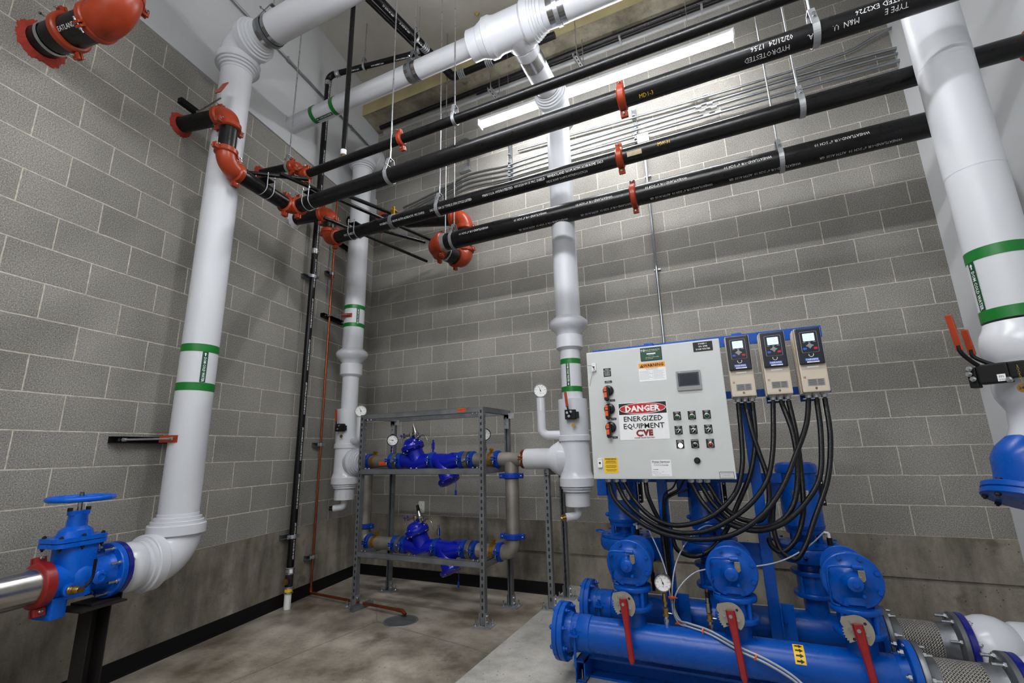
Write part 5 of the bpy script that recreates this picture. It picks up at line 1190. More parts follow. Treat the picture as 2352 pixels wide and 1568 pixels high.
def pump(x, label, mtop):
    t = thing('pump', (x, yK, zH), label, 'pump', 'three vertical blue pumps on the skid'); c = lambda z: V((x, yK, z))
    pipe(t, c(zH+.05), c(.50), .057, M['blue'], 'suction_riser')
    mb = MB(); mb.lathe(c(.492), Z, [(0, .057), (0, .096), (.003, .098), (.019, .098), (.022, .096), (.022, .058)], 36); mb.lathe(c(.60), Z, [(0, .057), (0, .096), (.003, .098), (.019, .098), (.022, .096), (.022, .06)], 36); f_ = mb.build('suction_flange', M['blue'], t)
    mb = MB(); mb.lathe(c(.514), Z, [(0, .075), (.086, .075)], 32)
    for i in range(4):
        a = PI/4+PI/2*i; q = c(.50)+V((math.cos(a), math.sin(a), 0))*.082; mb.cyl(q, q+Z*.115, .011, n=10)
    mb.build('butterfly_body', M['blue'], t)
    mb = MB(); mb.lathe(c(.615), Z, [(0, .066), (.03, .062), (.045, .10), (.055, .145), (.075, .156), (.115, .156), (.125, .15), (.125, .142), (.128, .142), (.128, .150), (.142, .150), (.145, .13), (.150, .06)], 44)
    o_ = V((x+.09, yK, .70)); ddv = V((.06, -1, 0)).normalized(); mb.cyl(o_-ddv*-.02, V((x+.115, -1.42, .695)), .070, .062, n=30)
    mb.build('volute', M['blue'], t)
    mb = MB()
    for i in range(8):
        a = PI/4*i+.2; mb.hexb(c(.765)+V((math.cos(a), math.sin(a), 0))*.138, Z, .009, .008)
    for k in (-1, 1): mb.sphere((x-.03+k*.0, yK-.155, .70), .012, 10)
    mb.build('casing_bolt', M['blue'], t)
    mb = MB(); mb.tube([V((x-.13, yK-.05, .765)), V((x-.17, yK-.06, .77)), V((x-.185, yK-.02, .77)), V((x-.15, yK+.03, .765))], .004, 8); mb.build('vent_loop', M['blue'], t)
    mb = MB(); mb.cyl(c(.76), c(.83), .048, n=26)
    for i in range(4):
        a = PI/4+PI/2*i; q = c(.76)+V((math.cos(a), math.sin(a), 0))*.085; mb.cyl(q, q+Z*.05, .012, n=10)
    mb.build('lantern', M['blue'], t)
    mb = MB(); mb.lathe(c(.805), Z, [(0, .05), (0, .088), (.012, .092), (.02, .092), (.028, .098), (.045, .101), (.05, .098), (mtop-.805-.06, .096), (mtop-.805-.055, .104), (mtop-.805-.025, .104), (mtop-.805-.008, .096), (mtop-.805, .080), (mtop-.805, .02)], 44)
    mb.box(c(mtop-.075)+X*.11+Y*-.02, .02, .02, .006); mb.build('motor', M['blue'], t)
    mb = MB()
    for i in range(2): mb.box((x-.055+.0*i, yK-.03, .86), .02, .05, .015)
    mb.sphere((x-.100, yK-.03, .87), .014, 10); mb.build('lug', M['blue'], t)
    mb = MB(); mb.box((x-.118, yK-.02, mtop-.135), .062, .075, .10, bev=.006); mb.box((x-.118, yK-.02, mtop-.080), .07, .083, .008, bev=.002); mb.build('junction_box', M['blue'], t)
    mb = MB(); mb.box((x+.112, yK+.02, mtop-.15), .02, .05, .16, bev=.003); b_ = mb.build('motor_foot', M['blk'], t); mb = MB()
    for z in (-.21, -.185, -.11, -.085): mb.lathe((x+.112, yK-.006, mtop+z), -Y, [(0, .005), (.001, .005)], 10)
    mb.build('mount_hole', M['wht'], b_)
    rd_ = rad_at(c(1.0), Z, .05); mb = MB(); bandcyl(mb, c(mtop-.175), Z, rd_, .0975, -.03, .03, -.42, .42); np_ = mb.build('nameplate', M['ss'], t)
    mb = MB()
    for k, s_ in enumerate(('NEMA PREMIUM', 'HP 5  RPM 3500', 'VOLTS 460  AMPS 6.2', 'FRAME 184JM', 'PH 3  HZ 60')):
        q = c(mtop-.155-.010*k); vs, fs = textmesh(s_, .009, cutx=.012); w_ = Z.cross(rd_); mb.add([q+Z*b+(rd_*math.cos(a/.098)+w_*math.sin(a/.098))*.0985 for a, b in vs], fs)
    mb.build('lettering', M['txt'], np_)
    mb = MB(); mb.cyl((x+.095, yK-.10, .745), (x+.095, yK-.10, .80), .013, n=14); mb.hexb((x+.095, yK-.10, .745), Z, .016, .012); vv = mb.build('air_vent', M['blk'], t); mb = MB(); mb.cyl((x+.095, yK-.10, .80), (x+.095, yK-.10, .822), .007, n=10); mb.cyl((x+.095, yK-.10, .822), (x+.075, yK-.10, .826), .006, n=10); mb.build('fitting', M['wht'], vv)
    return t
pump(PX[0], 'left blue vertical pump, its motor behind the lower left of the control panel', 1.17)
pump(PX[1], 'middle blue vertical pump with its motor below the right half of the panel', 1.17)
pump(PX[2], 'right blue vertical pump with its rounded motor top in full view', 1.178)

def checkvalve(xf, xp, label):
    t = thing('check_valve', (xf, -1.62, .69), label, 'check valve', 'blue disc shaped check valves of the pumps'); z0 = .695; ya = -1.73; c = lambda y, dx=0, z=z0: V((xf+dx, y, z))
    p0 = V((xp+.115, -1.42, z0)); p1 = c(-1.60); d = (p1-p0).normalized()
    mb = MB(); mb.lathe(p0-d*.0, d, [(0, .05), (0, .094), (.018, .096), (.02, .094), (.022, .094), (.04, .096), (.042, .072), (.09, .076), (.13, .092)], 36); mb.sphere(c(-1.615), .104, 28, (1, .95, 1)); mb.cyl(c(-1.63, 0, z0-.02), c(-1.655, 0, .585), .076, .07, n=30)
    mb.lathe(c(-1.655, 0, .566), Z, [(0, .05), (0, .094), (.003, .096), (.019, .096), (.022, .094), (.022, .06)], 40); mb.build('body', M['blue'], t)
    fd = -Y; mb = MB(); mb.lathe(c(-1.655), fd, [(0, .09), (0, .112), (.003, .114), (.017, .114), (.020, .112), (.020, .106), (.024, .106), (.024, .112), (.027, .115), (.045, .115), (.049, .111), (.0495, .084), (.056, .072), (.066, .056), (.080, .043), (.096, .033), (.108, .029), (.112, .022), (.113, .010)], 44); cv = mb.build('cover', M['blue'], t)
    mb = MB(); mb.hexb(c(-1.767), fd, .013, .010); mb.hexb(c(-1.748, .025, z0-.045), fd, .007, .012); mb.build('cap_nut', M['blue'], cv)
    flange_bolts(cv, c(-1.684), fd, .099, 8, .046, .0095, phase=.39, sh=.0)
    mb = MB(); mb.tube(crom([c(-1.735, .015, z0+.062), c(-1.75, -.03, z0+.066), c(-1.75, -.085, z0+.060), c(-1.74, -.094, z0+.02), c(-1.71, -.090, z0-.06), c(-1.70, -.085, z0-.095), c(-1.70, -.06, z0-.105)], 6), .005, 8); mb.cyl(c(-1.745, .0, z0+.065), c(-1.745, .035, z0+.065), .010, n=10); mb.cyl(c(-1.745, .03, z0+.065), c(-1.745, .03, z0+.04), .008, n=10); mb.build('bypass_tube', M['blue'], t)
    mb = MB(); mb.box(c(-1.746, .03, z0+.035), .026, .014, .040, bev=.003); mb.cyl(c(-1.72, .03, z0+.02), c(-1.757, .03, z0+.02), .010, n=14); mb.build('plug_plate', M['fitting'], t)
    return t
for xf, xp, lb in zip(FX, PX, ('left blue check valve with bolted disc cover facing the viewer', 'middle blue check valve with bolted disc cover facing the viewer', 'right blue check valve, its large bolted disc nearest the right')): checkvalve(xf, xp, lb)
def butterfly(xf, label):
    t = thing('butterfly_valve', (xf, -1.66, .50), label, 'butterfly valve', 'butterfly valves with red levers on the front header'); c = V((xf, -1.66, 0))
    mb = MB(); mb.cyl(c+Z*.39, c+Z*.50, .057, n=32); mb.lathe(c+Z*.478, Z, [(0, .057), (0, .094), (.003, .096), (.019, .096), (.022, .094), (.022, .058)], 40); mb.build('flanged_riser', M['blue'], t)
    mb = MB(); mb.cyl(c+Z*.50, c+Z*.566, .07, n=32)
    for i in range(4):
        a = PI/4+PI/2*i; q = c+V((math.cos(a), math.sin(a), 0))*.08; mb.cyl(q+Z*.495, q+Z*.57, .011, n=10)
    mb.cyl(c+Z*.533-Y*.06, c+Z*.533-Y*.115, .02, n=16); mb.build('wafer_body', M['blue'], t)
    q = c+V((-.022, -.118, .520)); R = .056; mb = MB(); P = [(math.cos(a)*R*1.0, math.sin(a)*R*1.1) for a in [-.9+2.6*i/14 for i in range(15)]]; P += [(-.052, .050), (-.058, .030)]
    for k in range(7): 
        a = 2.85+.19*k; P += [(math.cos(a)*R, math.sin(a)*R*1.1), (math.cos(a+.08)*R*.88, math.sin(a+.08)*R*.97)]
    P += [(.0, -.03)]
    mb.prism(P, q, X, Z, .004, nrm=-Y); pl_ = mb.build('notch_plate', M['plate'], t)
    mb = MB()
    for a, b in ((-.022, .035), (-.028, .006), (.030, -.008)): mb.hexb(q+X*a+Z*b-Y*.004, -Y, .0075, .006)
    mb.build('bolt', M['bolt'], pl_); mb = MB()
    for a, b in ((.028, .032), (-.018, -.030)): mb.lathe(q+X*a+Z*b-Y*.0042, -Y, [(0, .006), (.0006, .006)], 12)
    mb.build('hole', M['gal_in'], pl_)
    u = V((.10, -.03, -1)).normalized(); n_ = -Y; s_ = u.cross(n_); hp = q+Z*.012-Y*.012; ln = .275; mb = MB()
    prof = [(0, .019, 0), (.02, .020, .0), (.05, .019, .001), (.10, .016, .006), (.15, .014, .010), (.20, .015, .012), (.26, .015, .012), (.275, .009, .010)]
    A = []
    for h, w, f in prof:
        cc = hp-Z*-.018+u*h+n_*f; A.append([cc+s_*w+n_*.0, cc+s_*w*.7+n_*.008, cc-s_*w*.7+n_*.008, cc-s_*w+n_*0, cc-s_*w*.8-n_*.003, cc+s_*w*.8-n_*.003])
    mb.rings(A, smooth=False); lv = mb.build('lever', M['lever'], t)
    mb = MB(); mb.hexb(hp-Y*.006-Z*.004, -Y, .008, .007); mb.build('pivot_bolt', M['bolt'], lv)
    mb = MB(); text(mb, 'BRAY', .016, hp+u*.075+n_*.0135, u, s_*-1 if (u.cross(s_*-1)).dot(n_) > 0 else s_, lift=.0004); mb.build('raised_letters', M['dred'], lv)
    return t
for xf, lb in zip(FX, ('left butterfly valve with notched plate and red lever on the front header', 'middle butterfly valve with notched plate and red lever on the front header', 'right butterfly valve with notched plate and red lever, near the yellow arrow sticker')): butterfly(xf, lb)
# gauge and transducer on the front header
def branch(x, label, gauge):
    t = thing('header_gauge' if gauge else 'pressure_sensor', (x, yH+.01, zH+r6), label, 'gauge' if gauge else 'sensor'); c = V((x, yH+.01, zH+r6-.004))
    mb = MB(); mb.cyl(c, c+Z*.02, .012, n=14); mb.hexb(c+Z*.02, Z, .013, .014); mb.cyl(c+Z*.034, c+Z*.05, .010, n=12); mb.build('nipple', M['bolt'], t)
    mb = MB(); mb.cyl(c+Z*.045, c+Z*.075, .013, n=14); mb.hexb(c+Z*.045, Z, .015, .010); mb.hexb(c+Z*.072, Z, .014, .010)
    if gauge: mb.cyl(c+Z*.09, c+Z*.15, .010, n=12); mb.hexb(c+Z*.10, Z, .013, .012)
    mb.build('ball_valve', M['brass'], t)
    mb = MB(); mb.tube(crom([c+Z*.06+X*.012, c+Z*.06+X*.032, c+Z*.075+X*.034, c+Z*.11+X*.036], 4), .004, 8); mb.build('cock_lever', M['bolt'], t)
    if gauge: dial(c+Z*.20-Y*.012, camd(c), .042, parent=t, ang=1.9)
    else:
        mb = MB(); mb.cyl(c+Z*.085, c+Z*.125, .014, n=16); mb.cyl(c+Z*.125, c+Z*.15, .011, n=14); mb.build('sensor_body', M['fitting'], t); mb = MB(); mb.cyl(c+Z*.15, c+Z*.175, .011, n=12); mb.build('plug', M['blk'], t); mb = MB(); mb.cyl(c+Z*.175, c+Z*.186, .004, n=8); mb.build('tip', M['orange'], t)
    return t
branch(3.530, 'liquid filled dial gauge on brass cock, standing on the front header', True); branch(3.735, 'pressure sensor with black cable on the front header, right of the dial gauge', False)
# rear gauge
t = thing('header_gauge', (3.40, yK, .42), 'dark dial gauge turned away on the back header, left of the post', 'gauge')
c = V((3.40, yK-.02, zH+r6+.03)); mb = MB(); mb.cyl(c, c+Z*.05, .010, n=12); mb.cyl(c+Z*.05, c+Z*.10, .013, n=12); mb.cyl(c+Z*.1, c+Z*.16, .008, n=12); mb.box(c+Z*.07+X*.03, .05, .008, .008); mb.build('cock', M['rust'], t)
mb = MB(); f = camd(c); mb.lathe(c+Z*.205-f*.015, f, [(0, .02), (0, .040), (.004, .043), (.03, .043), (.032, .038)], 30); mb.build('case', M['blk'], t)
# flexible connectors and beyond
def flexconn(y, x1, label, beyond):
    t = thing('braided_connector', (4.65, y, zH), label, 'flexible connector', 'braided stainless connectors at the right end of the skid'); c = lambda x: V((x, y, zH))
    mb = MB(); mb.lathe(c(4.545), X, [(0, .088), (.03, .090), (.06, .0905), (x1-4.545-.09, .0905), (x1-4.545-.06, .090), (x1-4.545-.03, .088)], 56, caps=(False, False)); mb.build('braid', M['braid'], t)
    mb = MB(); mb.lathe(c(4.503), X, [(0, .09), (0, .139), (.003, .141), (.020, .141), (.022, .137), (.022, .098), (.045, .092), (.060, .0935), (.065, .0925)], 48, caps=(False, False)); f1 = mb.build('flange', M['ring'], t)
    mb = MB(); mb.lathe(c(x1-.085), X, [(0, .0925), (.005, .0935), (.03, .093), (.055, .10), (.063, .137), (.066, .140), (.084, .140), (.087, .137), (.087, .09)], 48, caps=(False, False)); f2 = mb.build('flange', M['ring'], t)
    flange_bolts(f1, c(4.495), X, .120, 8, .062, .012, 'bolt', .39, .02); flange_bolts(f2, c(x1+.005), -X, .120, 8, .050, .013, 'bolt', .39, .035)
    k = thing('insulated_pipe', (x1+.1, y, zH), beyond, 'insulated pipe'); mb = MB(); mb.lathe(c(x1+.003), X, [(0, .09), (0, .137), (.003, .140), (.024, .140), (.027, .137), (.027, .10)], 48); mb.build('navy_flange', M['wrapblue'], k)
    mb = MB(); mb.lathe(c(x1+.028), X, [(0, .112), (.02, .126), (.05, .138), (.085, .142), (.12, .136), (.15, .120), (.17, .102), (.18, .09)], 48); mb.build('bulb_cover', M['pvc'], k)
    mb = MB(); mb.lathe(c(x1+.19)+Z*.01, V((1, .12, 0)), [(0, .09), (.0, .104), (.02, .112), (.5, .112)], 44); mb.build('jacket', M['white'], k); return t
flexconn(yK, 4.80, 'braided stainless connector on the back header, its weave in full view', 'white insulated bulb and pipe beyond the rear braided connector')
flexconn(yH, 4.80, 'braided stainless connector on the front header, cut by the lower frame edge', 'white insulated pipe beyond the front braided connector, at the bottom right corner')

# ------------------------------------------------------------------ control panel
yP = -1.52; pc = V((3.547, yP, 1.486)); D = .20
t = thing('control_panel', (3.547, yP+D/2, 1.10), 'light grey control panel with danger sign, switches and lamps', 'control panel'); cp = t
mb = MB(); mb.box((3.547, yP+.012+D/2, 1.486), .752, D-.02, .748, bev=.004); mb.build('box', M['panel'], t)
mb = MB(); mb.box((3.547, yP+.010, 1.486), .768, .020, .762, bev=.006); door = mb.build('door', M['panel'], t)
F = lambda x, z, l=0: V((x, yP-l, z))
def plate(nm, x0, z0, x1, z1, mat, parent, th=.0012, r=.003):
    mb = MB(); mb.prism(rrect(abs(x1-x0), abs(z1-z0), r), F((x0+x1)/2, (z0+z1)/2), X, Z, th, nrm=-Y); return mb.build(nm, M[mat], parent)
def tx(parent, s, size, x, z, mat='txt', l=.0014, bold=0, sx=1.0, align='CENTER', name='lettering'):
    mb = MB(); text(mb, s, size, F(x, z, l), X, Z, align, bold, sx=sx); return mb.build(name, M[mat], parent)
# danger sign
sg = plate('danger_sign', 3.338, 1.324, 3.617, 1.5385, 'wht', door)
def inset(nm, x0, z0, x1, z1, mat, par, l, r=.0005):
    mb = MB(); mb.prism(rrect(abs(x1-x0), abs(z1-z0), r), F((x0+x1)/2, (z0+z1)/2, l), X, Z, .0003, nrm=-Y); return mb.build(nm, M[mat], par)
inset('black_field', 3.342, 1.470, 3.613, 1.5355, 'txt', sg, .0013)
mb = MB(); mb.prism([(math.cos(2*PI*i/48)*.1335, math.sin(2*PI*i/48)*.0315) for i in range(48)], F(3.4775, 1.503, .0017), X, Z, .0002, nrm=-Y); mb.build('oval_rim', M['wht'], sg)
mb = MB(); mb.prism([(math.cos(2*PI*i/48)*.130, math.sin(2*PI*i/48)*.0285) for i in range(48)], F(3.4775, 1.503, .002), X, Z, .0002, nrm=-Y); mb.build('red_oval', M['dred'], sg)
tx(sg, 'DANGER', .046, 3.4775, 1.5005, 'wht', .0024, 2.2, 1.06)
tx(sg, 'ENERGIZED', .0415, 3.4775, 1.4425, 'txt', .0016, .7, 1.03); tx(sg, 'EQUIPMENT', .0415, 3.4775, 1.4005, 'txt', .0016, .7, 1.03)
tx(sg, 'CACHE VALLEY ELECTRIC', .0105, 3.4775, 1.3345, 'maroon', .0016, 1.5, .95)
mb = MB(); text(mb, 'E', .042, F(3.515, 1.361, .0016), X, Z, 'CENTER', 4); text(mb, 'V', .042, F(3.488, 1.361, .0016), X, Z, 'CENTER', 4)
cc = [(math.cos(a)*.024, math.sin(a)*.020) for a in [-.7+PI*.0-(2*PI-1.4)*i/20 for i in range(21)]]; ci = [(math.cos(a)*.014, math.sin(a)*.010) for a in [-.7-(2*PI-1.4)*i/20 for i in range(21)]]
base = F(3.457, 1.361, .0016); A = [base+X*p[0]+Z*p[1] for p in cc]; Bq = [base+X*p[0]+Z*p[1] for p in ci]; mb.add(A+Bq, [[i, i+1, 22+i, 21+i] for i in range(20)])
mb.build('sign_logo', M['maroon'], sg)
# warning labels, plates
w = plate('warning_label', 3.477, 1.657, 3.631, 1.766, 'wht', door); inset('orange_band', 3.478, 1.7355, 3.630, 1.7655, 'wor', w, .0013); tx(w, 'WARNING', .024, 3.563, 1.7500, 'txt', .0018, 1.5)
mb = MB(); mb.prism([(-.011, -.009), (.011, -.009), (0, .011)], F(3.497, 1.7495, .0018), X, Z, .0002, nrm=-Y); mb.build('warning_triangle', M['txt'], w)
tx(w, '!', .013, 3.497, 1.748, 'wor', .0022, 1, name='exclamation')
tx(w, 'Arc Flash and Shock Hazard', .0062, 3.554, 1.7325, 'txt', .0015); tx(w, 'Appropriate PPE Required', .0062, 3.554, 1.726, 'txt', .0015)
mb = MB()
for k in range(7):
    for a, ln in ((3.480, .055+.01*(k % 3)), (3.560, .06-.008*(k % 2))): mb.box(F(a+ln/2, 1.716-.0075*k, .0013), ln, .0002, .0012)
mb.box(F(3.556, 1.694, .0013), .0006, .0002, .05); mb.build('fine_print', M['grey'], w)
g = plate('maker_plate', 3.495, 1.777, 3.618, 1.857, 'txt', door); inset('green_field', 3.499, 1.781, 3.614, 1.853, 'grnlab', g, .0013); tx(g, 'Systems & Controls, Inc.', .0095, 3.562, 1.8425, 'wht', .0018, .5); tx(g, 'YC', .020, 3.509, 1.840, 'wht', .0018, 1, name='monogram'); tx(g, 'Custom Engineered Pump Systems', .005, 3.562, 1.834, 'wht', .0018)
inset('white_box', 3.531, 1.816, 3.582, 1.823, 'wht', g, .0018); tx(g, 'LOGAN, UTAH', .005, 3.556, 1.810, 'wht', .0018); tx(g, 'INDUSTRIAL CONTROL PANEL', .0055, 3.562, 1.798, 'wht', .0018); tx(g, '(UL)  123-456-8970', .0055, 3.545, 1.790, 'wht', .0018)
g = plate('equipment_plate', 3.792, 1.802, 3.895, 1.857, 'txt', door); 
for k, s_ in enumerate(('DWBP-1', '150 GPM', 'DOM WATER')): tx(g, s_, .0125, 3.8435, 1.8455-.0155*k, 'wht', .0014, .8)
g = plate('rating_plate', 3.265, 1.706, 3.311, 1.757, 'txt', door)
for k, s_ in enumerate(('WARNING', 'MORE THAN ONE', 'DISCONNECT', 'REQUIRED TO', 'DE-ENERGIZE')): tx(g, s_, .0068, 3.288, 1.750-.0088*k, 'wht', .0014, .5, .8)
g = plate('small_plate', 3.268, 1.665, 3.313, 1.680, 'txt', door); tx(g, 'PUMP #1', .006, 3.290, 1.6755, 'wht', .0014); tx(g, 'DISCONNECT', .006, 3.290, 1.669, 'wht', .0014)
g = plate('hmi_screen', 3.684, 1.588, 3.814, 1.698, 'hmi', door, .010, .005); inset('display', 3.693, 1.611, 3.806, 1.687, 'dscreen', g, .0102); inset('display_glass', 3.702, 1.617, 3.797, 1.680, 'navy', g, .0106)
mb = MB(); mb.box(F(3.704, 1.6925, .0105), .004, .0006, .003); mb.build('status_light', M['wht'], g)
# disconnects
for k, z in enumerate((1.615, 1.505, 1.397)):
    h_ = thing('disconnect_switch', F(3.284, z), ('top', 'middle', 'bottom')[k]+' black rotary disconnect with red grip at the left of the control panel', 'switch', 'rotary disconnects on the control panel')
    mb = MB(); mb.lathe(F(3.288, z+.004), -Y, [(0, .032), (.012, .032), (.016, .028), (.018, .020)], 36); mb.build('rotor', M['btn_k'], h_)
    mb = MB(); P = [V((a, b)) for a, b in rrect(.030, .088, .013, 5)]; mb.rings([[F(3.281+p.x, z-.016+p.y, .016) for p in P], [F(3.281+p.x, z-.016+p.y, .034) for p in P], [F(3.281+p.x*.75, z-.016+p.y*.9, .042) for p in P]][::-1], smooth=False); mb.build('handle', M['btn_k'], h_)
    mb = MB()
    for q in range(4): mb.box(F(3.278, z+.018-.0145*q+(-.004 if q > 1 else 0), .0435), .016, .003, .012 if q < 3 else .018)
    mb.build('red_insert', M['orl'], h_); mb = MB(); mb.box(F(3.308, z-.055, .001), .03, .002, .012); pl2 = mb.build('number_plate', M['txt'], h_); mb = MB(); text(mb, 'DISC #%d' % (k+1), .005, F(3.308, z-.055, .0022), X, Z); mb.build('lettering', M['txtw'], pl2)
def button(x, z, top, kind, label):
    b_ = thing('panel_button', F(x, z), label, 'button' if kind[0] != 's' else 'selector switch', 'square black pilot devices on the control panel')
    mb = MB(); mb.prism(rrect(.041, .047, .002), F(x-.001, z+.008), X, Z, .0015, nrm=-Y); pl_ = mb.build('legend_plate', M['txt'], b_)
    mb = MB()
    for k, s_ in enumerate(top): text(mb, s_, .0062, F(x-.001, z+.0265-.0075*k, .0016), X, Z, 'CENTER', .6, sx=.85)
    mb.build('lettering', M['txtw'], pl_)
    mb = MB(); mb.lathe(F(x, z), -Y, [(.0015, .0145), (.007, .0145), (.008, .0125), (.008, .0118)], 28, caps=(True, False)); mb.build('bezel', M['bolt'], b_)
    if kind == 'sel':
        mb = MB(); mb.lathe(F(x, z), -Y, [(.002, .012), (.008, .0118)], 24); mb.box(F(x, z, .014), .009, .014, .024, (V((.77, 0, -.64)), Y, V((.64, 0, .77))), bev=.002); mb.build('knob', M['btn_k'], b_); mb = MB(); mb.box(F(x+.002, z+.002, .0214), .003, .001, .020, (V((.77, 0, -.64)), Y, V((.64, 0, .77)))); mb.build('white_line', M['wht'], b_)
    else:
        mt = {'g': 'btn_g', 'w': 'lamp_w', 'k': 'btn_k', 'r': 'btn_r'}[kind]; mb = MB(); mb.lathe(F(x, z), -Y, [(.002, .0118), (.010, .0118), (.014, .010), (.016, .006), (.0165, .001)], 24); mb.build('lens', M[mt], b_)
    return b_
col_ = ('left', 'middle', 'right')
for i, x in enumerate((3.668, 3.746, 3.823)):
    button(x, 1.4405, ('PUMP #%d' % (i+1), 'RUN'), 'g', 'green lamp in the top row of the control panel, %s of three' % col_[i]); button(x, 1.3615, ('PUMP #%d' % (i+1), 'OFF', 'HAND  AUTO'), 'sel', 'selector switch in the middle row of the control panel, %s of three' % col_[i])
button(3.669, 1.285, ('CONTROL', 'POWER ON'), 'w', 'glowing white lamp at bottom left of the button rows'); button(3.746, 1.285, ('ACKNOWLEDGE',), 'k', 'black push button between the white and red lamps'); button(3.824, 1.285, ('COMMON', 'ALARM'), 'r', 'dark red alarm lamp at bottom right of the button rows')
mb = MB(); mb.lathe(F(3.747, 1.204), -Y, [(0, .0165), (.010, .0165), (.012, .014), (.0135, .013)], 26); b_ = mb.build('alarm_horn', M['btn_k'], door); mb = MB()
for a, b in ((0, .006), (.006, 0), (0, -.006), (-.006, 0), (0, 0)): mb.box(F(3.747+a, 1.204+b, .0138), .002, .0006, .002)
mb.build('horn_hole', M['grey'], b_)
g = plate('yellow_label', 3.231, 1.139, 3.312, 1.226, 'yel', door); tx(g, 'WARNING', .014, 3.2715, 1.2175, 'txt', .0014, 1.2); mb = MB()
for k in range(10):
    if k not in (3, 7): mb.box(F(3.2715, 1.207-.0062*k, .0013), .055+.012*((k*7) % 3)/2, .0002, .0022)
mb.build('fine_print', M['txt'], g)
g = plate('service_label', 3.501, 1.121, 3.609, 1.209, 'wht', door); tx(g, 'Dynac Services', .0155, 3.555, 1.199, 'txt', .0014, .8); tx(g, 'Manufactured by Power & Controls', .0055, 3.555, 1.1875, 'txt', .0014); tx(g, 'For Service Call: 801-255-8887', .0062, 3.555, 1.180, 'txt', .0014, .6); tx(g, 'Serial #', .0085, 3.524, 1.158, 'txt', .0014, .6)
tx(g, 'Certified Service', .0052, 3.520, 1.146, 'txt', .0014); tx(g, 'Date', .0052, 3.562, 1.146, 'txt', .0014); tx(g, 'Voltage  Phase  Amps', .005, 3.530, 1.138, 'txt', .0014); tx(g, 'Please refer to serial number when calling', .0045, 3.555, 1.128, 'txt', .0014)
g = plate('rating_label', 3.850, 1.108, 3.921, 1.144, 'txt', door); inset('label_field', 3.852, 1.110, 3.919, 1.142, 'panel', g, .0013); tx(g, 'Systems & Controls, Inc.', .0060, 3.887, 1.137, 'txt', .0018); tx(g, 'Design / Service', .005, 3.887, 1.127, 'txt', .0018); tx(g, '(435) 555-2500  LOGAN UTAH', .0042, 3.887, 1.115, 'txt', .0018)
for z, nm in ((1.770, 'upper'), (1.197, 'lower')):
    g = plate('latch', 3.196, z-.026, 3.222, z+.026, 'wht', door, .012, .005); mb = MB(); text(mb, 'SAGINAW', .0045, F(3.209, z+.018, .0123), X, Z); mb.lathe(F(3.209, z, .0121), -Y, [(0, .006), (.002, .006)], 16); mb.build('latch_slot', M['rust'], g)
t2 = thing('padlock_wire', F(3.20, 1.75, .02), 'thin steel seal wire hanging from the upper latch of the control panel', 'seal wire'); mb = MB()
mb.tube(crom([F(3.165, 1.782, .02), F(3.205, 1.775, .022), F(3.212, 1.755, .022), F(3.205, 1.745, .02), F(3.190, 1.70, .016), F(3.178, 1.655, .012)], 5), .0012, 6); mb.tube(crom([F(3.198, 1.78, .018), F(3.215, 1.76, .02), F(3.222, 1.738, .018)], 4), .0012, 6); mb.build('wire', M['galvd'], t2)
# glands under the box
GA = [(3.236, 1.105), (3.283, 1.105), (3.327, 1.105)]; GS = [(3.452, 1.105)]; GB = [(3.700, 1.105), (3.742, 1.105), (3.782, 1.105)]; gy = yP+.055
mb = MB()
for x, z in GA+GS+GB: mb.cyl((x, gy, 1.112), (x, gy, 1.085), .0155, n=16); mb.hexb((x, gy, 1.100), down, .019, .010)
mb.build('cable_gland', M['galv'], cp)

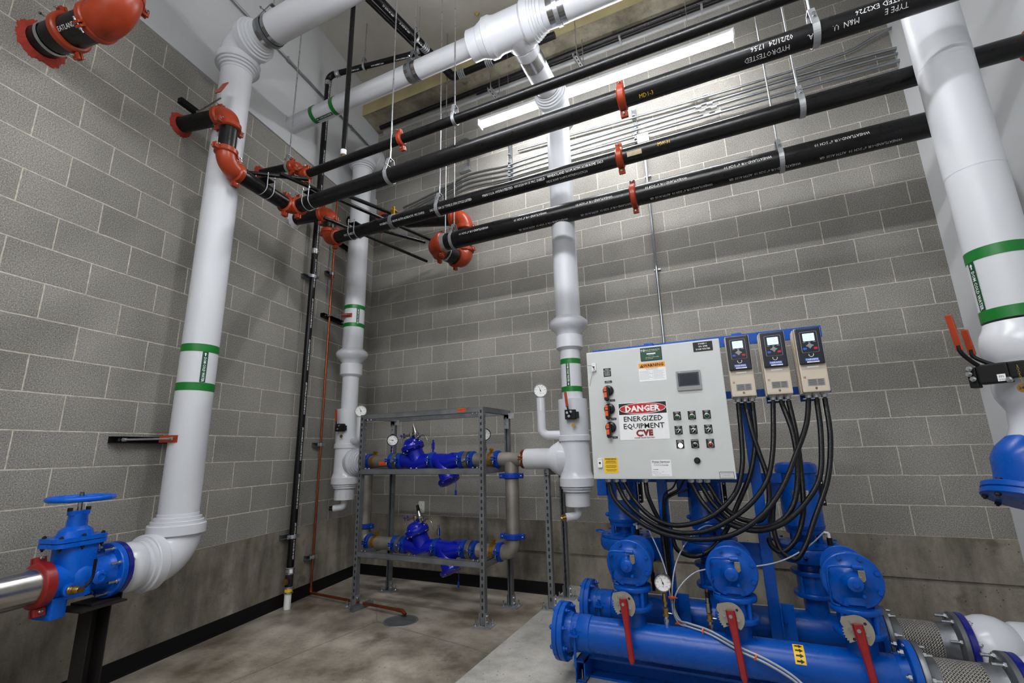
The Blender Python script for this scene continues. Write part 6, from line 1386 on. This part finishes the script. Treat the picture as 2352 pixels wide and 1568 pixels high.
# drives
yD = -1.50; VX = (4.021, 4.192, 4.357)
GD = []
for i, x in enumerate(VX):
    t = thing('drive', (x, yD+.1, 1.53), ('left', 'middle', 'right')[i]+' beige and black pump drive with lit screen, right of the control panel', 'motor drive', 'beige motor drives beside the control panel'); wd = .121; z0, z1 = 1.537, 1.876
    mb = MB(); mb.box((x, yD+.10, (z0+z1)/2), wd, .185, z1-z0, bev=.008); mb.build('housing', M['beige'], t)
    mb = MB()
    for k in (.035, .07, .10): mb.box((x, yD+k+.03, (z0+z1)/2), wd+.006, .012, z1-z0+.003, bev=.003)
    mb.build('cooling_rib', M['beige'], t)
    mb = MB(); mb.box((x, yD-.001, (1.679+1.872)/2), wd-.008, .016, 1.872-1.679, bev=.006); kp = mb.build('black_front', M['navy'], t)
    G = lambda a, b, l=.010: V((x+a, yD-l, b))
    mb = MB(); mb.prism(rrect(.078, .112, .006), G(0, 1.795), X, Z, .0025, nrm=-Y); k_ = mb.build('keypad_rim', M['hmi'], kp); mb = MB(); mb.prism(rrect(.074, .108, .005), G(0, 1.795, .0124), X, Z, .0015, nrm=-Y); mb.build('keypad', M['navy'], kp)
    mb = MB(); mb.prism(rrect(.052, .040, .002), G(0, 1.820, .0140), X, Z, .0006, nrm=-Y); sc_ = mb.build('screen', M['screen'], kp); mb = MB()
    for q, s_ in enumerate(('DRV  Ready', 'U1-01   0.00Hz', 'U1-02   0.00Hz', 'U1-03   0.00A')): text(mb, s_, .0062, G(-.023, 1.835-.0095*q, .0148), X, Z, 'LEFT', .4)
    mb.build('screen_text', M['navy'], sc_)
    mb = MB(); mb.lathe(G(0, 1.775, .014), -Y, [(0, .011), (.0015, .011), (.002, .009)], 22)
    for a, b in ((-.013, 0), (.013, 0), (0, .012), (0, -.012)): mb.sphere(G(a, 1.775+b, .0145), .0042, 10, (1, .4, 1))
    mb.lathe(G(0, 1.775, .0155), -Y, [(0, .005), (.0015, .005)], 16); mb.build('key', M['hmi'], kp)
    for a, mt in ((-.024, 'ltblue'), (.024, 'dred')): mb = MB(); mb.prism(rrect(.017, .011, .004), G(a, 1.760, .014), X, Z, .0015, nrm=-Y); mb.build('colour_key', M[mt], kp)
    mb = MB()
    for a in (-.023, 0, .023): mb.box(G(a, 1.7945, .0142), .012, .0008, .003)
    mb.build('soft_key', M['hmi'], kp)
    mb = MB(); P = [G(math.cos(a)*.0105, 1.728+math.sin(a)*.0105, .0095) for a in [PI*.85+PI*1.3*k/18 for k in range(19)]]; mb.tube(P, .0016, 6); mb.build('light_ring', M['wht'], kp)
    mb = MB(); mb.box(G(0, 1.703, .0092), .060, .0008, .015); lg = mb.build('logo_plate', M['ltblue'], kp); mb = MB(); text(mb, 'YASKAWA', .0125, G(0, 1.703, .0098), X, Z, 'CENTER', 1.5, sx=.92); mb.build('lettering', M['txtw'], lg)
    mb = MB(); mb.box(G(.004, 1.6905, .0092), .055, .0008, .006); lg = mb.build('model_plate', M['wht'], kp); mb = MB(); text(mb, 'FP605', .005, G(.004, 1.6905, .0098), X, Z); mb.build('lettering', M['txt'], lg)
    mb = MB(); mb.box(G(0, 1.667, -.0065), .052, .002, .007); mb.build('white_sticker', M['wht'], t); mb = MB(); mb.box(G(.004, 1.5865, -.0065), .075, .002, .034); ls = mb.build('silver_label', M['hmi'], t); mb = MB()
    for q in range(6): mb.box(G(-.012, 1.5995-.005*q, -.0053), .034, .0004, .0018); mb.box(G(.024, 1.5995-.005*q, -.0053), .024, .0004, .0018)
    mb.build('fine_print', M['txt'], ls)
    mb = MB()
    for a, b in ((-.046, 1.617), (-.040, 1.617), (-.046, 1.611), (-.040, 1.611)): mb.box(G(a, b, -.0065), .003, .002, .003)
    P = [G(math.cos(a)*.005, 1.556+math.sin(a)*.005, -.006) for a in [2*PI*k/14 for k in range(14)]]; mb.tube(P, .0008, 5, closed=True); mb.box(G(0, 1.557, -.0065), .0012, .002, .006); mb.box(G(0, 1.554, -.0065), .005, .002, .001); mb.build('print_mark', M['txt'], t)
    mb = MB(); gl = []
    for a in (-.034, 0, .036): mb.cyl((x+a, yD+.06, 1.54), (x+a, yD+.06, 1.512), .0155, n=16); mb.hexb((x+a, yD+.06, 1.536), down, .0185, .010); gl.append(V((x+a, yD+.06, 1.515)))
    mb.box((x, yD+.065, 1.508), .12, .03, .004); mb.build('cable_gland', M['galv'], t); GD.append(gl)
# black conduits: (gland on drive, way points, end)
gp = lambda p: V((p[0], gy, 1.086))
def cable(P, label, r=.0128, mat='cabl'):
    t = thing('cable', P[0], label, 'cable', 'black flexible conduits looping below the drives'); mb = MB(); mb.tube(crom(P, 7), r, 12); mb.build('conduit', M[mat], t); return t

W3 = lambda pts, y: [V((a, y+(k[0] if k else 0), b)) for (a, b, *k) in pts]
yc = -1.50
def bow(pts, y0, ym, y1):
    n = len(pts)-1; out = []
    for i, (a, b) in enumerate(pts):
        f = i/n; out.append(V((a, y0*(1-f)**2+2*ym*f*(1-f)+y1*f*f, b)))
    return out
gv = yD+.06
cable([gp(GA[0])]+bow([(3.275, .99), (3.395, .885), (3.535, .822), (3.699, .803), (3.872, .833), (4.026, .934), (4.13, 1.06), (4.215, 1.22), (4.29, 1.38)], -1.50, -1.60, -1.47)[0:]+[GD[2][0]], 'black conduit with the lowest loop, from leftmost panel gland to right drive')
cable([gp(GA[1])]+bow([(3.34, .972), (3.465, .871), (3.605, .828), (3.747, .842), (3.881, .908), (3.994, .997), (4.075, 1.106), (4.12, 1.25)], -1.48, -1.56, -1.46)+[GD[1][0]], 'black conduit from the second panel gland to the middle drive')
cable([gp(GA[2])]+bow([(3.38, .985), (3.475, .894), (3.583, .86), (3.707, .88), (3.822, .939), (3.918, 1.039), (3.965, 1.172), (3.98, 1.33)], -1.46, -1.52, -1.45)+[GD[0][0]], 'black conduit from the third panel gland to the left drive')
cable([gp(GB[0])]+bow([(3.745, .985), (3.818, .900), (3.916, .856), (4.005, .846), (4.117, .886), (4.224, .981), (4.307, 1.106), (4.345, 1.316)], -1.47, -1.44, -1.46)+[GD[2][1]], 'black conduit from the middle group of glands to the right drive')
cable([gp(GB[1])]+bow([(3.80, .971), (3.89, .880), (3.996, .858), (4.097, .885), (4.170, .960), (4.215, 1.106), (4.225, 1.32)], -1.45, -1.40, -1.45)+[GD[1][1]], 'black conduit from the middle group of glands to the middle drive')
cable([gp(GB[2])]+bow([(3.845, .961), (3.930, .895), (4.015, .892), (4.062, .956), (4.078, 1.106), (4.055, 1.237), (4.035, 1.35)], -1.44, -1.38, -1.45)+[GD[0][1]], 'black conduit in a narrow loop from the panel to the left drive')
cable([GD[0][2]]+bow([(4.045, 1.30), (4.00, 1.13), (3.92, .97), (3.839, .821), (3.753, .72), (3.66, .675), (3.57, .70)], -1.43, -1.36, -1.30)+[V((3.54, -1.27, .80)), V((3.50, -1.22, .95)), V((3.60, yK, 1.02))], 'black conduit from the left drive sweeping down behind to the left post')
cable([GD[1][2]]+bow([(4.24, 1.32), (4.235, 1.106), (4.215, .92), (4.16, .79), (4.09, .735), (4.05, .77)], -1.43, -1.40, -1.36)+[V((4.06, -1.28, .90)), V((4.10, yK-.02, .98))], 'black conduit from the middle drive dipping beside the right post')
cable([GD[2][2]]+bow([(4.388, 1.315), (4.345, 1.106), (4.255, .9), (4.20, .775), (4.15, .71), (4.10, .735)], -1.44, -1.46, -1.38)+[V((4.08, -1.26, .85)), V((4.105, yK-.02, .985))], 'rightmost black conduit from the right drive curling under the right pump casing')
cable([gp(GS[0]), V((3.455, -1.46, 1.02)), V((3.475, -1.43, .94)), V((3.500, -1.40, .86)), V((3.510, -1.385, .72)), V((3.515, -1.375, .50))], 'black conduit from the single panel gland running down the left post')
t = thing('cable', (3.60, -1.40, .5), 'bundle of thin black wires tied along the left post below the panel', 'cable')
for k, P in enumerate(([(3.66, 1.10), (3.62, 1.04), (3.56, 1.01), (3.535, .97), (3.53, .80), (3.535, .55), (3.56, .42), (3.62, .375), (3.70, .39), (3.733, .45), (3.735, .52)], [(3.62, 1.10), (3.59, 1.05), (3.545, 1.02), (3.525, .95), (3.525, .7), (3.53, .45)], [(3.70, 1.10), (3.68, 1.05), (3.60, 1.015), (3.545, .98), (3.54, .85), (3.54, .6)])):
    ys = [-1.40]*5+[-1.42, -1.48, -1.56, -1.62, -1.66, -1.66]; mb = MB(); mb.tube(crom([V((a, ys[i], b)) for i, (a, b) in enumerate(P)], 6), .0045 if k else .005, 8); mb.build('wire', M['abs'], t)
def clear(P, label):
    t = thing('clear_tube', P[0], label, 'clear tubing', 'thin clear tubes from the pump vents'); mb = MB(); mb.tube(crom(P, 7), .0038, 8); mb.build('tube', M['tubing'], t); return t
yt = -1.60; bun = [(3.547, .489), (3.556, .440), (3.59, .395), (3.66, .375)]
clear([V((PX[0]+.075, yK-.10, .826)), V((3.40, -1.36, .85)), V((3.47, -1.48, .78)), V((3.525, -1.52, .64))]+[V((a, -1.56, b)) for a, b in bun], 'clear tube arching from the left pump vent down to the front header')
clear([V((PX[1]+.075, yK-.10, .826)), V((3.74, -1.32, .84)), V((3.64, -1.44, .77)), V((3.575, -1.52, .65))]+[V((a+.006, -1.57, b)) for a, b in bun], 'clear tube arching from the middle pump vent down to the front header')
clear([V((PX[2]+.075, yK-.10, .826)), V((4.22, -1.38, .77)), V((4.08, -1.50, .715)), V((3.95, -1.57, .695)), V((3.80, -1.52, .665)), V((3.68, -1.50, .635)), V((3.59, -1.54, .56))]+[V((a+.012, -1.56, b)) for a, b in bun], 'clear tube running left from the right pump vent behind the middle check valve')
t = thing('tube_bundle', (3.9, -1.7, .35), 'bundle of clear tubes with orange ties lying over the front header pipe', 'clear tubing')
top = [(3.55, -1.57, .47), (3.575, -1.585, .415), (3.64, -1.66, .424), (3.73, -1.70, .418), (3.86, -1.765, .385), (3.96, -1.79, .36), (4.06, -1.80, .31), (4.13, -1.81, .24), (4.20, -1.82, .16), (4.30, -1.85, .115)]
for k in range(4):
    mb = MB(); mb.tube(crom([V(p)+V((0, -.006*(k % 2), .008*(k//2-.5)*2+.004*(k % 2))) for p in top], 7), .0048, 8); mb.build('tube', M['tubing'], t)
for (x, y, z), d_ in (((3.552, -1.575, .52), Z), ((3.575, -1.588, .41), V((.5, 0, -.8))), ((3.70, -1.69, .42), X), ((3.915, -1.78, .373), V((1, 0, -.35)))):
    mb = MB(); mb.lathe(V((x, y, z))-V(d_).normalized()*.003, d_, [(0, .017), (.006, .017)], 12); mb.box(V((x+.02, y-.0, z)), .02, .004, .004); mb.build('cable_tie', M['orl'], t)
